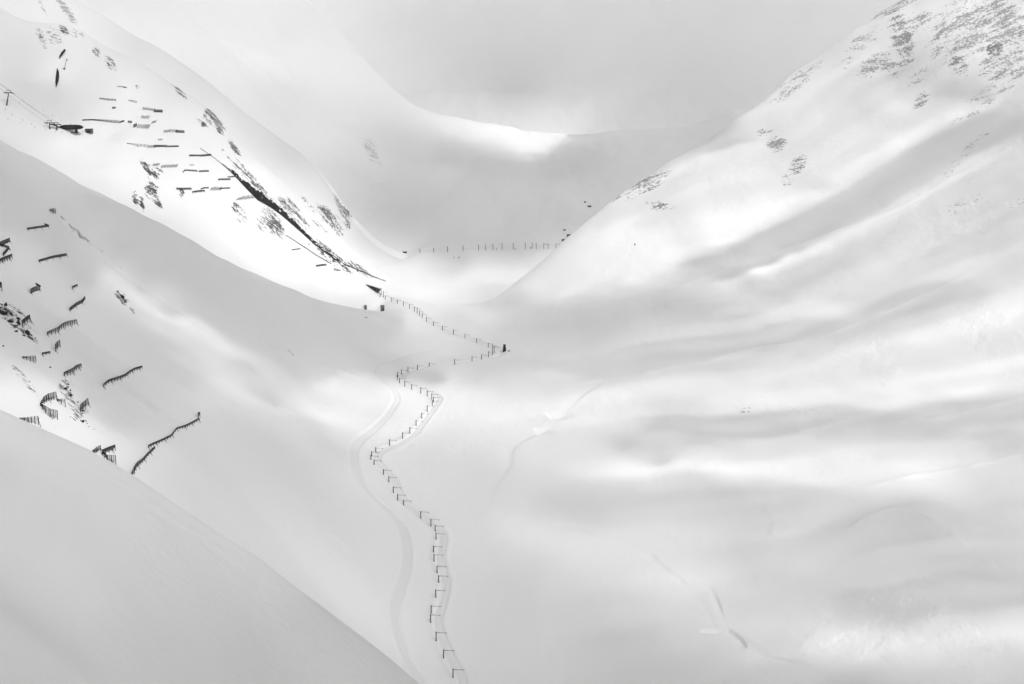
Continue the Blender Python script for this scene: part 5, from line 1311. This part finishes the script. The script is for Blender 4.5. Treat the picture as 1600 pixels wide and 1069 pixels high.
t1, p1, c1, W1 = lift_head(10.3, 164.5, 142, 12.5, "tall leaning lift pylon with crossarm at the left edge", .24)
t2, p2, c2, W2 = lift_head(78, 201.5, 190.5, 12.5, "short lift tower with crossarm, farther left of two beside the station")
t3, p3, c3, W3 = lift_head(88.7, 203.3, 193, 10.5, "short lift tower with crossarm, close to the left end of the station")
m = MB(); m.bar(Vector(p2) + c2 + Vector((0, -1, -1.5)), Vector(p3) + c3 + Vector((0, -1, -2)), 1.2, 1.6); m.bar(Vector(p3) + c3 + Vector((0, -1, -2)), Vector(p) + Vector((-17 * s, 0, 7 * s)), 1.2, 1.6)
tag(m.build("lift_girder", steel), "dark girder linking the two short lift towers to the station", "girder")
ropes = [(Vector(p1) + c1 + Vector((-W1 * .42, 0, .5)), Vector(p2) + c2 + Vector((-W2 * .42, 0, .5)), "lower lift rope running from the pylon down to the station", 1.2),
         (Vector(p1) + c1 + Vector((W1 * .42, 0, .5)), Vector(p2) + c2 + Vector((W2 * .42, 0, .5)), "middle lift rope running from the pylon down to the station", 1.2),
         (Vector(p1) + c1 + Vector((0, 0, W1 * .33)), Vector(p) + Vector((-15 * s, 0, 12 * s)), "uppermost thin cable running from the pylon to the station roof", 2.5)]
for a, b, lab, sag in ropes:
    m = MB(); prev = a
    for k in range(1, 9):
        q = a.lerp(b, k / 8); q.z -= sag * math.sin(math.pi * k / 8)
        m.tube(prev, q, .11, .11, 4); prev = q
    d = (a - b).normalized()
    d.z += .02
    m.tube(a, a + d * 260, .11, .11, 4)
    tag(m.build("lift_rope", steel), lab, "rope")

ST = [(8.4, 168, 172.5), (19, 177, 180.8), (12.5, 184, 187.5), (35.4, 186, 189.2), (31, 191, 192.8), (49.4, 192, 194.8), (54, 198, 200.3), (31, 159, 161.5), (50.4, 165.5, 168), (67.3, 171.8, 174.2), (82.6, 180, 182.4),
      (95.4, 186.4, 189), (67.3, 196, 198), (71, 202, 204.2), (86.6, 203.7, 206.4), (96.6, 205, 207.3), (129.3, 204.5, 207.3)]
sm_ = MB(); sm_.tube((0, 0, -.5), (0, 0, 1), .16, .16, 6)
SME = sm_.mesh("snow_stake", steel_far)
for k, (x, y0, y1) in enumerate(ST):
    p = hit(x, y1, 1850, 2400); s_ = m_per_px(p)
    o_s = bpy.data.objects.new("snow_stake", SME); COL.objects.link(o_s); o_s.location = p; o_s.scale = (1, 1, (y1 - y0) * s_)
    if k < 7 or 12 <= k:
        tag(o_s, "thin snow stake, one of the lower scatter left of and beneath the lift station", "stake", "snow stakes left of the lift station")
    else:
        tag(o_s, "thin snow stake, one of the row under the ropes up to the pylon", "stake", "snow stakes under the lift ropes")
p = hit(100.5, 108.5, *LD); s_ = m_per_px(p)
t = thing("lift_sensor_mast", "thin leaning mast with forked head between the two leaf shaped barriers", "mast", p)
m = MB(); m.tube((0, 0, -.5), (4.6 * s_, 0, 15.5 * s_), .4, .3, 6); m.build("pole", steel, t)
m = MB(); m.bar((3.2 * s_, 0, 14 * s_), (8 * s_, 0, 14.8 * s_), .5, .5); m.bar((4.8 * s_, 0, 13.5 * s_), (4.2 * s_, 0, 17 * s_), .5, .5); m.build("head", steel, t)
m = MB(); m.box((-.3 * s_, 0, .8 * s_), (3.4 * s_, 2, 1.6 * s_)); m.build("box", steel, t)


# ------------------------------------------------------------------ boulders showing through the snow
def boulder(x, yb, w, h, label, dl=(640, 1200), seed=0):
    p = hit(x, yb, *dl); s = m_per_px(p)
    bm = bmesh.new(); bmesh.ops.create_icosphere(bm, subdivisions=3, radius=1)
    rr = random.Random(seed)
    planes = [Vector((rr.uniform(-1, 1), rr.uniform(-1, 1), rr.uniform(-.6, 1))).normalized() for _ in range(9)]
    offs = [rr.uniform(.55, .85) for _ in planes]
    for v in bm.verts:
        for q, f in zip(planes, offs):
            e = v.co.dot(q) - f
            if e > 0:
                v.co -= q * e
        v.co *= 1 + .12 * math.sin(v.co.x * 7 + seed) * math.sin(v.co.y * 6 + seed * 2) + rr.uniform(-.05, .05)
    W, H = w * s, h * s
    for v in bm.verts:
        v.co = Vector((v.co.x * W * .62, v.co.y * W * .5, v.co.z * H * .62 + H * .3))
    me = bpy.data.meshes.new("boulder"); bm.to_mesh(me); bm.free()
    me.materials.append(rock_mat)
    o = bpy.data.objects.new("boulder", me); COL.objects.link(o); o.location = p
    tag(o, label, "boulder", "black boulders on the near left slope")


BL = [(5, 491, 11, 11, "large black boulder at the left edge above the near barriers"), (9, 478, 5, 7, "hooked black boulder at the left edge, above the largest one"), (16, 503, 9, 6, "black boulder on the rim, second in the string from the left edge"),
      (18, 493, 3, 6, "thin black rock spike behind the rim boulders"), (28, 499, 6, 5, "small dark rock right of the rim boulders, uppermost"), (29, 507, 5, 8, "ragged black rock below the small uppermost one"), (25, 509, 6, 3, "low black rock slab on the rim"),
      (24, 518, 8, 3.5, "flat black rock lying below the rim"), (43, 522, 6, 8, "dark upright forked rock right of the flat black rock"), (37, 525, 4, 4, "small rubble rock left of the forked rock"), (55, 529, 2, 2, "tiny dark rock right of the forked rock"),
      (106, 601, 4, 3, "round black boulder at the top of the boulder string"), (101, 608, 9, 4.5, "broad black boulder second in the boulder string"), (110, 611, 2.5, 3, "small black rock beside the broad boulder"), (110, 619, 5, 4, "oval black boulder in the middle of the string"),
      (121, 629, 4, 3, "small black boulder left of the leaning lattice barrier"), (128, 642, 3, 3, "small black rock under the leaning lattice barrier"), (127.5, 647, 2.4, 2.4, "second small black rock under the leaning lattice barrier"), (128, 659, 7, 5, "black boulder at the foot of the string"),
      (134, 658.5, 3, 2.4, "small black rock right of the foot boulder"), (136, 662, 2, 1.6, "tiny black rock just below the foot boulder"), (139, 667, 2.2, 2, "lower tiny black rock trailing away from the foot boulder"), (146, 671, 1.6, 1.4, "last tiny rock of the trail below the foot boulder"), (110, 652, 1.8, 1.4, "tiny lone rock left of the foot boulder"),
      (78, 574.5, 3.4, 2.6, "small grey rock in the snow right of the wide triangular barrier"), (46, 597, 2, 2, "tiny lone rock in the snow left of the boulder string"), (5, 541.5, 2.4, 3, "tiny black rock in the snow by the left edge"), (60, 655, 2.4, 2.2, "small black block right of the large triangular barrier"),
      (183, 456, 4.5, 3, "small dark rock at the top of the middle slope outcrop"), (191, 465, 6, 6, "jagged dark rock in the middle of the mid slope outcrop"), (195, 472, 3.5, 5, "dark rock at the foot of the mid slope outcrop"), (209, 490, 2.2, 2, "tiny rock trailing below the mid slope outcrop")]
for k, b in enumerate(BL):
    boulder(*b, dl=(640, 1500), seed=k + 1)

# ------------------------------------------------------------------ the misty air of the valley
bm = bmesh.new()
bmesh.ops.create_cube(bm, size=1.0)
hx0, hx1, hy0, hy1, hz0, hz1 = -5200, 5200, -200, 9800, -760, 720
for v in bm.verts:
    v.co = (hx0 if v.co.x < 0 else hx1, hy0 if v.co.y < 0 else hy1, hz0 if v.co.z < 0 else hz1)
hm = bpy.data.meshes.new("haze"); bm.to_mesh(hm); bm.free()
hmat = bpy.data.materials.new("haze"); hmat.use_nodes = True
hmat.node_tree.nodes.clear()
ho = hmat.node_tree.nodes.new("ShaderNodeOutputMaterial"); hv = hmat.node_tree.nodes.new("ShaderNodeVolumePrincipled")
hv.inputs["Color"].default_value = (.97, .97, .97, 1); hv.inputs["Density"].default_value = HAZE; hv.inputs["Anisotropy"].default_value = 0.0
hmat.node_tree.links.new(hv.outputs[0], ho.inputs[1])
hm.materials.append(hmat)
haze = bpy.data.objects.new("haze", hm)
sc.collection.objects.link(haze)
haze["kind"] = "stuff"
